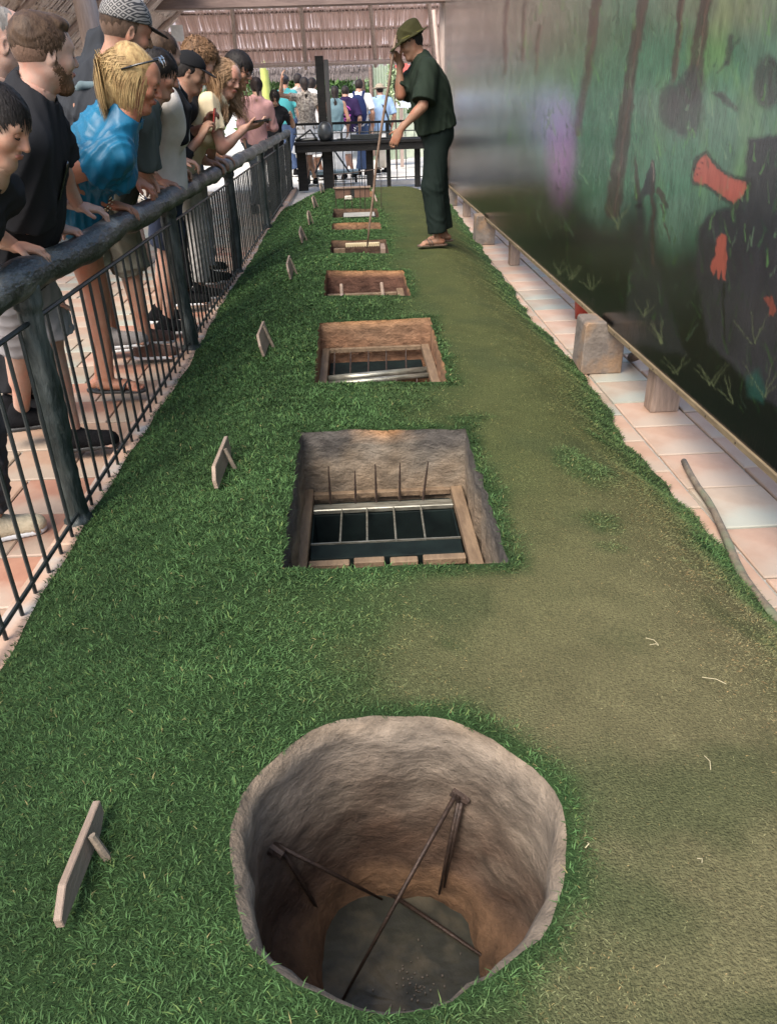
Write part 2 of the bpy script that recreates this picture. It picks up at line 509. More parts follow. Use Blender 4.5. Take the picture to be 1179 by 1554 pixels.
# ------------------------------------------------------------------ grass pile: one blade = 5 vertices, grown in tufts
def grass():
    X, Y, W, D, TX, TY, TB = [], [], [], [], [], [], []
    zones = ((0.35, 1.6, 9500), (1.6, 2.6, 6200), (2.6, 4.2, 3600), (4.2, 6.6, 1700), (6.6, 9.5, 850), (9.5, 12.5, 500))
    for y0, y1, dens in zones:
        n = int(2.4 * (y1 - y0) * dens)
        tx = rng.uniform(-1.12, 1.46, n); ty = rng.uniform(y0, y1, n)
        ok = (tx > edge_l(ty)) & (tx < edge_r(ty)); tx, ty = tx[ok], ty[ok]
        ins, d = pit_field(tx, ty); ok = ~ins
        # keep only what the frame can show
        tx, ty, d = tx[ok], ty[ok], d[ok]
        w = wear(tx, ty, d)
        per = 6
        X.append(np.repeat(tx, per)); Y.append(np.repeat(ty, per)); W.append(np.repeat(w, per)); D.append(np.repeat(d, per))
        a = rng.uniform(0, 6.283, len(tx)); TX.append(np.repeat(np.cos(a), per)); TY.append(np.repeat(np.sin(a), per)); TB.append(np.repeat(rng.uniform(0, 1, len(tx)) ** 1.3, per))
    X, Y, W, D, TX, TY, TB = map(np.concatenate, (X, Y, W, D, TX, TY, TB))
    n = len(X)
    sp = 0.005 + 0.0022 * Y + 0.008 * W
    ox = rng.normal(0, 1, n) * sp; oy = rng.normal(0, 1, n) * sp
    x = X + ox; y = Y + oy
    ins, D = pit_field(x, y)
    keep = (~ins) & (x < edge_r(y) + 0.008) & (x > edge_l(y) - 0.012) & (y < MY1 - .02)
    # drop blades outside the view
    p = np.stack([x, y, np.full(n, 0.3)], 1) - CAM; q = p @ CR
    u = PF * q[:, 0] / -q[:, 2] / PW; v = PF * q[:, 1] / -q[:, 2] / PH
    keep &= (np.abs(u) < .80) & (v > -.85) & (q[:, 2] < 0)
    x, y, W, D, TX, TY, TB, ox, oy, sp = (t[keep] for t in (x, y, W, D, TX, TY, TB, ox, oy, sp)); n = len(x)
    z = hz(x, y)
    L = (0.0185 * (1 - W) + 0.012 * W) * rng.uniform(.65, 1.25, n)
    L *= np.where(y > 5, 0.9, 1.0) * (.78 + .22 * sms(1.2, 2.6, y)) * (1 + (TB - .45) * .7 * (1 - W))
    wd = (0.00075 + 0.00040 * y) * rng.uniform(.75, 1.3, n) * (1 - .22 * W)
    # lean: tuft direction + outward from the tuft's middle + pressed flat where trodden
    cx = TX * .5 + ox / sp * .55 + rng.normal(0, .45, n); cy = TY * .5 + oy / sp * .55 + rng.normal(0, .45, n)
    # the pile combs down-slope, towards the camera and over pit lips
    cx += -0.20 * (x < -.3) + .25 * (x > .8); cy += -0.18
    ln = np.hypot(cx, cy) + 1e-6; cx /= ln; cy /= ln
    el = np.clip(rng.normal(0.80, .26, n) * (1 - W) + rng.normal(.20, .12, n) * W, .06, 1.45)
    hx, hy = np.cos(el) * cx, np.cos(el) * cy; vz = np.sin(el)
    base = np.stack([x, y, z - .002], 1)
    d1 = np.stack([hx, hy, vz], 1)
    el2 = np.clip(el - rng.uniform(.3, 1.0, n), -.35, 1.3)
    d2 = np.stack([np.cos(el2) * cx, np.cos(el2) * cy, np.sin(el2)], 1)
    ang = rng.uniform(-.9, .9, n)
    sx = -cy * np.cos(ang) + cx * np.sin(ang) ; sy = cx * np.cos(ang) + cy * np.sin(ang)
    side = np.stack([sx, sy, np.zeros(n)], 1) * (wd / 1.0)[:, None]
    mid = base + d1 * (L * .55)[:, None]; tip = mid + d2 * (L * .5)[:, None]
    V = np.stack([base - side, base + side, mid + side * .85, mid - side * .85, tip], 1).reshape(-1, 3)
    i0 = np.arange(n) * 5
    F = np.stack([np.stack([i0, i0 + 1, i0 + 2], 1), np.stack([i0, i0 + 2, i0 + 3], 1), np.stack([i0 + 3, i0 + 2, i0 + 4], 1)], 1).reshape(-1, 3)
    me = np_mesh('grass', V, F)
    c = turf_colour(x, y, W)
    c = c * (1 + (TB - .42) * (.85 - .5 * W))[:, None] * (1 + (rng.random(n) - .48) * (.80 + .25 * W))[:, None]
    yel = (rng.random(n) < .10)[:, None]; c = np.where(yel, c * np.array([1.6, 1.2, 1.1]), c)
    straw = (rng.random(n) < .006 * (1 - W) + .012 * W)[:, None]; c = np.where(straw, np.array([.19, .165, .07]), c)
    c = np.repeat(c, 5, 0)
    set_col(me, 'col', c)
    m = vcol_mat('grass_blade', rough=0.7, spec=0.15)
    tag(link('grass', me, m), kind='stuff')
    print('blades', n)
grass()

# ------------------------------------------------------------------ pits: earth walls and floors
def pit_mat():
    m, n, l, b = nodes_of('pit_earth')
    g = n.new('ShaderNodeNewGeometry'); at = n.new('ShaderNodeAttribute'); at.attribute_name = 'col'
    mp = n.new('ShaderNodeMapping'); mp.inputs['Scale'].default_value = (9, 9, 15); l.new(g.outputs['Position'], mp.inputs[0])
    nz = n.new('ShaderNodeTexNoise'); nz.inputs['Scale'].default_value = 1.6; nz.inputs['Detail'].default_value = 8; nz.inputs['Roughness'].default_value = .65
    l.new(mp.outputs[0], nz.inputs['Vector'])
    mr = n.new('ShaderNodeMapRange'); mr.inputs[1].default_value = .3; mr.inputs[2].default_value = .7; mr.inputs[3].default_value = .5; mr.inputs[4].default_value = 1.35
    l.new(nz.outputs['Fac'], mr.inputs[0])
    hs = n.new('ShaderNodeHueSaturation'); l.new(mr.outputs[0], hs.inputs['Value']); l.new(at.outputs['Color'], hs.inputs['Color'])
    l.new(hs.outputs[0], b.inputs['Base Color']); b.inputs['Roughness'].default_value = .82; b.inputs['Specular IOR Level'].default_value = .3
    bu = n.new('ShaderNodeBump'); bu.inputs['Strength'].default_value = .75; bu.inputs['Distance'].default_value = .022; l.new(nz.outputs['Fac'], bu.inputs['Height'])
    n2 = n.new('ShaderNodeTexNoise'); n2.inputs['Scale'].default_value = 90; n2.inputs['Detail'].default_value = 5; l.new(g.outputs['Position'], n2.inputs['Vector'])
    b2 = n.new('ShaderNodeBump'); b2.inputs['Strength'].default_value = .5; b2.inputs['Distance'].default_value = .004
    l.new(n2.outputs['Fac'], b2.inputs['Height']); l.new(bu.outputs[0], b2.inputs['Normal']); l.new(b2.outputs[0], b.inputs['Normal'])
    return m
m_pit = pit_mat()


def pit_wall(name, loop, depths, insets, colf, parent, wob=0.006, lip=None):
    """rings going down from the lip; insets push the ring towards the pit's middle"""
    c = loop.mean(0); n = len(loop); V = []
    for d, ins in zip(depths, insets):
        dirv = c - loop; ln = np.linalg.norm(dirv, axis=1, keepdims=True); dirv = dirv / ln
        q = loop + dirv * (ins + (lip if d > .004 else lip * 0))[:, None] if lip is not None else loop + dirv * ins
        q = q + dirv * (0 if d < .004 else 1) * ((vnoise(np.arange(n) * .5 + 3, np.full(n, d * 14 + 5.0), 11) - .5) * 2 * wob)[:, None]
        zz = hz(loop[:, 0], loop[:, 1]) if d == 0 else np.full(n, 0.30 - d) * min(1, d / .06) + hz(loop[:, 0], loop[:, 1]) * max(0, 1 - d / .06) - (d if d < .06 else 0) * max(0, 1 - d / .06)
        V.append(np.column_stack([q, zz]))
    V = np.concatenate(V); F = []
    for r_ in range(len(depths) - 1):
        i = np.arange(n); j = (i + 1) % n
        F.append(np.stack([r_ * n + i, r_ * n + j, (r_ + 1) * n + j, (r_ + 1) * n + i], 1))
    F = np.concatenate(F)
    me = np_mesh(name, V, F); set_col(me, 'col', colf(V))
    return link(name, me, m_pit, parent, smooth=True)


def pit_floor(loop, z, inset, col, parent, mt=None):
    c = loop.mean(0); d = c - loop; d /= np.linalg.norm(d, axis=1, keepdims=True)
    q = loop + d * inset; n = len(q)
    rings = [np.column_stack([c + (q - c) * s, np.full(n, z) + rng.normal(0, .0006, n)]) for s in (1, .75, .5, .25)]
    V = np.concatenate(rings + [np.array([[c[0], c[1], z]])]); F = []
    for r_ in range(3):
        i = np.arange(n); j = (i + 1) % n
        F += np.stack([r_ * n + i, r_ * n + j, (r_ + 1) * n + j], 1).tolist() + np.stack([r_ * n + i, (r_ + 1) * n + j, (r_ + 1) * n + i], 1).tolist()
    i = np.arange(n); j = (i + 1) % n
    F += np.stack([3 * n + i, 3 * n + j, np.full(n, 4 * n)], 1).tolist()
    me = np_mesh('pit_floor', V, np.array(F)); set_col(me, 'col', np.tile(np.array(col), (len(V), 1)))
    return link('pit_floor', me, mt or m_pit, parent, smooth=True)


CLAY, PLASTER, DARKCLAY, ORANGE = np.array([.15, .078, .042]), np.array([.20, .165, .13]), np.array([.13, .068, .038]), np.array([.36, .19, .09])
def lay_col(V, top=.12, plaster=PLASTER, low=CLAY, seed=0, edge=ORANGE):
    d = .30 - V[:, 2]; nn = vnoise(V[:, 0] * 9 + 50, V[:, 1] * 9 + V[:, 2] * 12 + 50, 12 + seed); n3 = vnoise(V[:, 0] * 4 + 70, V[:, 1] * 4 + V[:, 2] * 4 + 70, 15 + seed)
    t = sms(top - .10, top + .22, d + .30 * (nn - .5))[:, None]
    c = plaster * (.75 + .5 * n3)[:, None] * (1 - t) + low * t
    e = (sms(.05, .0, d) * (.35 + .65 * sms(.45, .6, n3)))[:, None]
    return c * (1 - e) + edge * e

# round pit
pit0 = empty('round_pit', (0.02, 0.935, 0.30), 'round earth-walled pit at the near end of the turf, with crossing iron rods', 'pit', 'trap pits sunk into the turf')
_lip = .012 * np.clip(np.exp(-((_t - 3.25) / .30) ** 2) + .9 * np.exp(-((_t - 3.75) / .14) ** 2) + np.exp(-((_t - 5.75) / .25) ** 2) + .8 * np.exp(-((_t - 6.2) / .2) ** 2), 0, 1) * (.7 + .6 * vnoise(_t * 3, _t * 0 + 4, 31))
_lo = .050 - .040 * np.sin(_t) + .045 * np.abs(np.cos(_t)) + .012 * np.sin(5 * _t)
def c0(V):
    c = lay_col(V, .17, np.array([.185, .148, .112]), np.array([.062, .036, .023]), edge=np.array([.20, .15, .105]))  # lower earth darkened beyond its own tone, as shade deep in the pit
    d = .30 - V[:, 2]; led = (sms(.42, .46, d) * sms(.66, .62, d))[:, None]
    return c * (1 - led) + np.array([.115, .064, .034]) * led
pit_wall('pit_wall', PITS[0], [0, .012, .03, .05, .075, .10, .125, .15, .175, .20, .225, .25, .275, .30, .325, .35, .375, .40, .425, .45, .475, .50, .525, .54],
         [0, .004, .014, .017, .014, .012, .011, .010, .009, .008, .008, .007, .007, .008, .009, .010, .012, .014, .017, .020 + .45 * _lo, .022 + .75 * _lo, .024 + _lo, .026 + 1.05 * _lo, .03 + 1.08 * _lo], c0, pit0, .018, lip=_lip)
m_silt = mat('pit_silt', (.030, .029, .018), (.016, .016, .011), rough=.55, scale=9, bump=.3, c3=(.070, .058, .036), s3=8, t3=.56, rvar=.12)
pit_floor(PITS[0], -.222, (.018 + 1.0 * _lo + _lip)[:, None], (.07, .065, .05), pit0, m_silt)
fl = MB()
for i in range(60):
    a_ = random.uniform(0, 6.28); r_ = abs(random.gauss(0, .05)); x_, y_ = .05 + r_ * math.cos(a_), .96 + r_ * math.sin(a_)
    fl.box((x_, y_, -.221), (x_ + random.uniform(.0015, .004), y_ + random.uniform(.0015, .004), -.217))
tag(fl.build('coin_scraps', mat('scraps', (.16, .13, .10), rough=.7), pit0), kind='stuff')
plabels = ('square pit with a grey plastered back wall, spikes and a pale timber frame', 'square pit with a red earth wall and shiny metal bars across a wooden frame',
           'shallow board-lined pit with two short pegs on a wooden frame', 'pit whose trap the ranger pokes, with a pale slatted bar across it',
           'narrow bare pit with orange earth edge behind the poked trap', 'far pit with a pale plate lying at its mouth', 'farthest pit hidden behind a raised wooden lid')
pits = []
for i, p in enumerate(PITS[1:]):
    c = p.mean(0)
    pt = empty('square_pit', (c[0], c[1], .30), plabels[i], 'pit', 'trap pits sunk into the turf'); pits.append(pt)
    if i == 0:
        def cf_(V):
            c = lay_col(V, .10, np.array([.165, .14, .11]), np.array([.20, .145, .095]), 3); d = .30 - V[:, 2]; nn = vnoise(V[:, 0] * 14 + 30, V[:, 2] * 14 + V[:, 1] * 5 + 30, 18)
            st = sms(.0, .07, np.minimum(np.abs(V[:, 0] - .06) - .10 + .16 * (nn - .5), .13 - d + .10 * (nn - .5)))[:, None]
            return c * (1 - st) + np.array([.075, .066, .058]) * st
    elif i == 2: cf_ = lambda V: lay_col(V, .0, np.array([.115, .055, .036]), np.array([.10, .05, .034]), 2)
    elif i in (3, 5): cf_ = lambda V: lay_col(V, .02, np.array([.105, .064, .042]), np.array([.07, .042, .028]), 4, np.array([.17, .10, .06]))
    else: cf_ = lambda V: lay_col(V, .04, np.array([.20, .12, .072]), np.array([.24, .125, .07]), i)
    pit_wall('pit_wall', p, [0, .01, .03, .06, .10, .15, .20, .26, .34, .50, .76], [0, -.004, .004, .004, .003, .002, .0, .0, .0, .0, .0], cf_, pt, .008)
    pit_floor(p, -.45, 0.0, (.03, .022, .016), pt)  # floor sunk deep and coloured near black, shading the pit bottom
# ------------------------------------------------------------------ fence of cast logs and iron bars
m_log = mat('log_paint', (.040, .046, .044), (.016, .020, .019), rough=.40, scale=16, bump=1.0, bscale=60, c3=(.17, .165, .145), s3=9, t3=.57, stretch=(1, .45, 1), rvar=.12)
m_post = mat('post_paint', (.035, .046, .043), (.010, .016, .015), rough=.5, scale=22, bump=1.0, bscale=48, c3=(.085, .095, .088), s3=12, t3=.58, stretch=(1, 1, .3))
m_iron = mat('iron_paint', (.022, .026, .026), (.010, .013, .013), rough=.42, scale=20, bump=.15)
fence = empty('fence', (-1.12, 7.0, 0), 'dark fence of log-shaped rail, posts and thin iron bars between visitors and turf', 'fence')
POSTS = [0.30, 2.68, 5.03, 7.58, 10.40, 12.55, 15.05]
pts_, rad_ = [], []
yy = 0.2
while yy < 15.2:
    pts_.append((-1.12 + .005 * math.sin(yy * 4.1), yy, .945 + .006 * math.sin(yy * 5.3))); rad_.append(.0565 + .004 * math.sin(yy * 7.7) + .003 * math.sin(yy * 17)); yy += .022 + .004 * yy
MB().log(pts_, rad_, 26, .085, 1).build('handrail', m_log, fence, True)
for i, py in enumerate(POSTS):
    zz = np.linspace(0.0, .93, 70 if py < 8 else 24); ph = random.uniform(0, 6)
    p_ = [(-1.12 + .010 * math.sin(ph + 5 * z) - .006, py + .012 * math.sin(ph * 2 + 4 * z), z) for z in zz]
    r_ = [.043 + .008 * math.sin(9 * z + ph) * .5 + (.014 if z < .05 else 0) + (.010 if z > .86 else 0) for z in zz]
    MB().log(p_, r_, 24 if py < 8 else 14, .13, 3 + i, 1.6).build('post', m_post, fence, True)
    y1 = POSTS[i + 1] if i + 1 < len(POSTS) else None
    if y1:
        for zr in (.812, .075):
            MB().tube([(-1.118, py + .03, zr), (-1.118, y1 - .03, zr)], .0085, 6).build('rail', m_iron, fence)
        n = round((y1 - py) / .128); bar = None
        for k in range(1, n):
            by = py + (y1 - py) * k / n
            if bar is None:
                bar = MB().tube([(-1.118, by, .031), (-1.118, by, .812)], .0068, 6).build('bar', m_iron, fence)
                y_ref = by
            else:
                o = bar.copy(); COL.objects.link(o); o.location.y += by - y_ref; o.location.x += random.uniform(-.002, .002)

# ------------------------------------------------------------------ painted board on blocks
BX, BZ0, BZ1, BY0, BY1 = 1.40, .272, 2.85, .9, 13.0
def lin(r, g, b): return np.array([((c / 255.0) / 12.92 if c <= 10 else ((c / 255.0 + .055) / 1.055) ** 2.4) for c in (r, g, b)])


def seg(px, py, x1, y1, x2, y2, w1, w2, soft=1.5):
    dx, dy = x2 - x1, y2 - y1; t = np.clip(((px - x1) * dx + (py - y1) * dy) / (dx * dx + dy * dy), 0, 1)
    d = np.hypot(px - x1 - t * dx, py - y1 - t * dy); w = w1 + (w2 - w1) * t
    return sms(w + soft, w - soft, d)


def poly(px, py, pl, soft=2.5):
    pl = np.array(pl, float); ins = inside(pl, px, py); d = pdist(pl, px, py)
    return sms(-soft, soft, np.where(ins, d, -d))


def blob(px, py, cx, cy, rx, ry, soft=.4):
    return sms(1 + soft, 1 - soft, np.hypot((px - cx) / rx, (py - cy) / ry))


def mural(px, py):
    """the forest picture, its far end tinted with reflected light; px, py are picture positions on the panel"""
    yb = 272 + .885 * (px - 673); v = np.clip((yb - py) / np.maximum(yb, 1), 0, 1.3)
    n1 = vnoise(px * .03, py * .012, 21); n2 = vnoise(px * .16, py * .025, 22); n3 = vnoise(px * .012, py * .012, 23)
    px = px + 7 * (vnoise(px * .09 + 5, py * .05 + 5, 25) - .5) + 3 * (vnoise(px * .4 + 5, py * .2 + 5, 26) - .5); py = py + 8 * (vnoise(px * .07 + 50, py * .06 + 50, 27) - .5)
    def L(c): return np.ones((len(px), 1)) * c
    def mixc(c, col, m): return c + (col - c) * np.clip(m, 0, 1)[:, None]
    c = L(lin(62, 112, 84))
    c = mixc(c, lin(98, 140, 74), sms(.45, .75, n1) * sms(930, 1130, px) * .9)
    c = mixc(c, lin(88, 118, 100), sms(.4, .7, n3) * .7)
    c = mixc(c, lin(112, 116, 128), sms(890, 700, px) * .85)  # far end paled towards lilac, imitating light reflected off the glossy paint
    c = mixc(c, lin(158, 128, 104), sms(.62, .95, v) * sms(1000, 740, px) * .55)
    c = mixc(c, lin(150, 135, 110), blob(px, py, 1100, 10, 90, 40, .8) * .5)
    c = mixc(c, lin(92, 100, 92), np.full(len(px), .28)); c = c * (.72 + .56 * n2)[:, None] * (.85 + .3 * vnoise(px * .35, py * .07, 24))[:, None]
    vb = np.interp(px, [670, 780, 860, 900, 960, 1020, 1080, 1179], [.22, .30, .34, .30, .36, .30, .42, .44]) - .12 * sms(1200, 1500, px)
    c = mixc(c, lin(34, 38, 38), sms(vb + .14, vb - .06, v + .10 * (n1 - .5)))
    c = mixc(c, lin(20, 21, 22), sms(vb - .05, vb - .2, v + .08 * (n1 - .5)))
    for a in ((905, -5, 892, 100, 8, 7), (892, 100, 876, 200, 7, 5), (977, -5, 955, 120, 8, 9), (955, 120, 930, 320, 9, 12), (1072, -10, 1052, 130, 9, 12), (770, -5, 764, 110, 3, 3), (797, -5, 792, 90, 3, 2), (1035, -5, 1022, 120, 5, 4), (818, 40, 812, 110, 3, 2)):
        c = mixc(c, lin(66, 54, 52), seg(px, py, *a, 3) * .85)
        c = mixc(c, lin(120, 92, 80), seg(px, py, a[0] + 3, a[1], a[2] + 2, a[3], 1.2, 1, 2) * .4)
    D = lin(52, 50, 54)
    for a in ((1040, 165, 27, 42), (1016, 160, 14, 36), (1050, 130, 20, 30), (1165, 125, 22, 42)): c = mixc(c, D, blob(px, py, *a, .22) * (.5 + .5 * n2))
    for a in ((1110, 55, 1104, 95, 4, 6), (1104, 95, 1088, 110, 3, 1), (1112, 75, 1122, 58, 2, 1), (1095, 145, 1118, 165, 6, 4), (1085, 140, 1100, 150, 3, 2)): c = mixc(c, D, seg(px, py, *a, 3) * .7)
    c = mixc(c, lin(170, 105, 170), blob(px, py, 852, 232, 20, 60, .8) * .55)
    c = mixc(c, lin(150, 140, 190), blob(px, py, 838, 180, 30, 40, .9) * .5)
    # hooded figure with a spear, its dark cloak
    c = mixc(c, lin(50, 48, 54), poly(px, py, [(964, 318), (970, 290), (983, 262), (990, 244), (994, 262), (993, 300), (982, 296), (974, 312)], 1.2) * .9)
    c = mixc(c, lin(42, 42, 46), poly(px, py, [(950, 470), (962, 380), (966, 315), (976, 312), (978, 400), (990, 300), (997, 300), (996, 400), (1012, 450), (1040, 540), (960, 520)], 6) * .85)
    for a in ((990, 246, 991, 400, 2.2, 2), (1000, 290, 1011, 312, 5, 3), (1003, 310, 1016, 366, 1.5, 1), (965, 240, 966, 300, 2, 4)): c = mixc(c, lin(60, 48, 46), seg(px, py, *a, 1.5) * .85)
    c = mixc(c, lin(150, 140, 130), seg(px, py, 989, 246, 991, 275, .8, .8, 1) * .6)
    # crouching figure: dark clothes, ruddy hands
    c = mixc(c, lin(50, 48, 54) * (.45 + .75 * n1 + .25 * n2)[:, None], poly(px, py, [(1134, 208), (1200, 203), (1200, 640), (1075, 520), (1054, 400), (1060, 345), (1085, 318), (1112, 312), (1128, 290)], 5) * .95)
    c = mixc(c, lin(38, 34, 36), poly(px, py, [(1046, 262), (1056, 234), (1074, 228), (1088, 250), (1110, 264), (1140, 270), (1142, 290), (1114, 316), (1088, 296), (1068, 284), (1050, 280)], 3) * .8)
    red = lin(160, 84, 72)
    c = mixc(c, red * (.8 + .4 * n2)[:, None], poly(px, py, [(1050, 266), (1059, 242), (1073, 235), (1085, 254), (1108, 269), (1134, 276), (1135, 286), (1112, 309), (1090, 290), (1070, 280), (1053, 276)], 1.5))
    for q in ((1050, 258, 1064, 254), (1049, 266, 1062, 262), (1054, 248, 1068, 245)): c = mixc(c, lin(70, 34, 34), seg(px, py, *q, .8, .6, 1) * .8)
    c = mixc(c, red * .85, poly(px, py, [(1090, 362), (1096, 352), (1102, 356), (1104, 392), (1099, 424), (1095, 424), (1094, 408), (1090, 424), (1086, 424), (1086, 408), (1081, 420), (1078, 402), (1086, 388)], 1.2))
    c = mixc(c, red * .6, poly(px, py, [(1160, 452), (1172, 446), (1178, 470), (1176, 480), (1164, 480), (1168, 466)], 1.2) * .8)
    c = mixc(c, lin(40, 78, 70), poly(px, py, [(1134, 570), (1150, 560), (1162, 590), (1158, 610), (1136, 600)], 6) * .7)
    c = mixc(c, lin(26, 25, 26), seg(px, py, 1098, 430, 1100, 520, 1.5, 1, 1.5))
    r = np.random.default_rng(3)
    def stroke(c, col, x1, y1, x2, y2, w, a):
        k = (px > min(x1, x2) - 8) & (px < max(x1, x2) + 8) & (py > min(y1, y2) - 8) & (py < max(y1, y2) + 8)
        if k.any():
            m_ = np.clip(seg(px[k], py[k], x1, y1, x2, y2, w, w * .4, 1.2), 0, 1)[:, None] * a; c[k] = c[k] + (col - c[k]) * m_
    for _ in range(620):
        x0 = r.uniform(770, 1185); yb_ = 272 + .885 * (x0 - 673); y0 = r.uniform(.03, .93) * yb_; s_ = r.uniform(8, 34); a_ = r.normal(0, .28)
        low = y0 > yb_ * .62
        col = [lin(58, 92, 60), lin(96, 140, 78), lin(40, 66, 54), lin(112, 138, 108)][r.integers(0, 4)] * (.30 if low else 1)
        stroke(c, col, x0, y0, x0 + s_ * math.sin(a_), y0 - s_ * math.cos(a_), r.uniform(.5, 2.0), r.uniform(.15, .6))
    tuft = lin(120, 128, 92)
    for x0, y0, k, s in ((866, 425, 5, 26), (895, 438, 5, 24), (848, 415, 4, 20), (1006, 520, 6, 34), (935, 345, 6, 40), (1025, 565, 4, 30), (1080, 585, 5, 40), (1145, 520, 3, 50), (1160, 600, 4, 60), (975, 480, 4, 26), (1110, 610, 4, 40), (880, 205, 7, 22), (1090, 300, 3, 22)):
        for _ in range(k):
            a = r.uniform(-.9, .9); x1 = x0 + s * math.sin(a); y1 = y0 - s * math.cos(a)
            c = mixc(c, tuft * (.5 if x0 in (880,) else .8), seg(px, py, x0 + r.uniform(-4, 4), y0, x1, y1, 1.2, .4, .9) * .36)
    c = mixc(c, lin(16, 15, 16), blob(px, py, 937, 495, 6, 7, .3)); c = mixc(c, lin(30, 28, 30), seg(px, py, 963, 312, 972, 310, 1.5, 2.5, 1.5))
    return np.clip(c * .74, .004, .9)


_gy = [BY0]
while _gy[-1] < BY1: _gy.append(min(BY1, _gy[-1] + max(.0065, .0010 * _gy[-1] ** 2)))
_gy = np.array(_gy); _gz = np.arange(BZ0, BZ1 + .001, .0075)
GY, GZ = np.meshgrid(_gy, _gz, indexing='ij')
V = np.column_stack([np.full(GY.size, BX), GY.ravel(), GZ.ravel()])
q = (V - CAM) @ CR; ppx = PW / 2 + PF * q[:, 0] / -q[:, 2]; ppy = PH / 2 - PF * q[:, 1] / -q[:, 2]
ny_, nz_ = GY.shape
ii, jj = np.meshgrid(np.arange(ny_ - 1), np.arange(nz_ - 1), indexing='ij'); i0 = (ii * nz_ + jj).ravel()
F = np.stack([i0, i0 + 1, i0 + nz_ + 1, i0 + nz_], 1)
me = np_mesh('painted_face', V, F); set_col(me, 'col', mural(np.clip(ppx, 600, 2600), np.clip(ppy, -900, 1800)))
m_mural = vcol_mat('mural_paint', rough=.14, spec=.6, nscale=14, namt=.14, bump=.13, bscale=22, stretch=(1, 6, .5))
board = empty('mural_board', (BX, 7, BZ0), 'long painted board with a dark green forest scene, standing on blocks', 'mural')
link('painted_face', me, m_mural, board, smooth=True)
m_batten = mat('batten_wood', (.20, .15, .085), (.13, .095, .055), rough=.6, scale=10, bump=.3, stretch=(3, .5, 3))
m_dark = mat('board_back', (.06, .055, .05), rough=.8)
MB().box((BX + .003, BY0, BZ0 + .006), (BX + .045, BY1, BZ1)).build('panel', m_dark, board)
MB().box((BX - .010, BY0, BZ0 - .022), (BX + .012, BY1, BZ0 + .004), .002).build('trim', m_batten, board)
m_nail = mat('nail_rust', (.05, .035, .03), rough=.5, metal=.6)
for k in range(26):
    MB().ell((BX - .0105, 2.3 + k * .31 + random.uniform(-.03, .03), BZ0 - .010), (.002, .005, .005), 8).build('nail', m_nail, board)
m_block = mat('concrete_block', (.175, .145, .12), (.105, .085, .07), rough=.9, scale=9, bump=.7, bscale=40, c3=(.23, .145, .085), s3=5, t3=.56)
m_wleg = mat('weathered_leg', (.28, .20, .15), (.17, .12, .09), rough=.8, scale=10, bump=.4, stretch=(4, 4, .6))
def block(x0, x1, y0, y1, lab):
    """a cast block with a raised front lip; the board rests on its seat"""
    b = MB(); pr = [(x0, 0), (x0 + .008, .285), (x0 + .02, .300), (BX - .018, .300), (BX - .018, BZ0 - .025), (x1, BZ0 - .025), (x1, 0)]
    vs = [[b.bm.verts.new((x + random.uniform(-.003, .003), y_, z)) for x, z in pr] for y_ in (y0, y1)]
    b.bm.faces.new(vs[0]); b.bm.faces.new(list(reversed(vs[1])))
    for k in range(len(pr)): b.bm.faces.new((vs[0][k], vs[1][k], vs[1][(k + 1) % len(pr)], vs[0][(k + 1) % len(pr)]))
    bmesh.ops.bevel(b.bm, geom=list(b.bm.edges), offset=.006, segments=1, affect='EDGES')
    return tag(b.build('support_block', m_block), lab, 'block', 'blocks and legs under the board')
block(1.258, 1.495, 4.25, 4.47, 'nearest pale concrete block under the board, orange-stained on its edge')
block(1.285, 1.50, 8.70, 8.93, 'middle concrete block under the board, beside the ranger')
block(1.30, 1.51, 12.12, 12.36, 'farthest concrete block under the board, near the open end')
for i, (y0, lab) in enumerate(((3.62, 'grey wooden leg under the near part of the board'), (7.52, 'dark short wooden leg under the board beyond the near block'), (10.9, 'small far wooden leg under the board'))):
    tag(MB().box((1.445, y0, 0), (1.59 if i == 0 else 1.54, y0 + .10, BZ0 - .024 if False else .30), .004).build('board_leg', m_wleg), lab, 'leg', 'blocks and legs under the board')
tag(MB().tube([(1.62, 4.45, .03), (1.55, 3.86, .27)], .03, 8).build('brace', m_wleg), 'round slanting brace behind the board near the concrete block', 'brace')
bk = MB().lathe((1.62, 5.5, 0), [(.07, 0), (.085, .14), (.09, .16), (.09, .17)], 18).build('red_bucket', mat('red_plastic', (.42, .05, .03), rough=.4), None, True)
tag(bk, 'red plastic bucket half hidden under the board', 'bucket')

# stick lying on the tiles
stk = [(1.377, 3.002), (1.352, 2.86), (1.338, 2.747), (1.330, 2.64), (1.318, 2.549), (1.278, 2.351), (1.236, 2.17), (1.222, 2.08), (1.212, 1.96), (1.213, 1.838), (1.20, 1.70)]
rs = [.012, .0125, .013, .014, .0135, .015, .016, .016, .017, .018, .018]
m_stick = mat('bark_stick', (.16, .125, .085), (.09, .07, .05), rough=.75, scale=30, bump=.5, c3=(.12, .14, .08), s3=6, t3=.55)
tag(MB().tube([(x, y, r + .004) for (x, y), r in zip(stk, rs)], rs, 10, wob=.06).build('stick', m_stick, None, True), 'crooked grey-brown stick lying on the tiles by the board', 'stick')

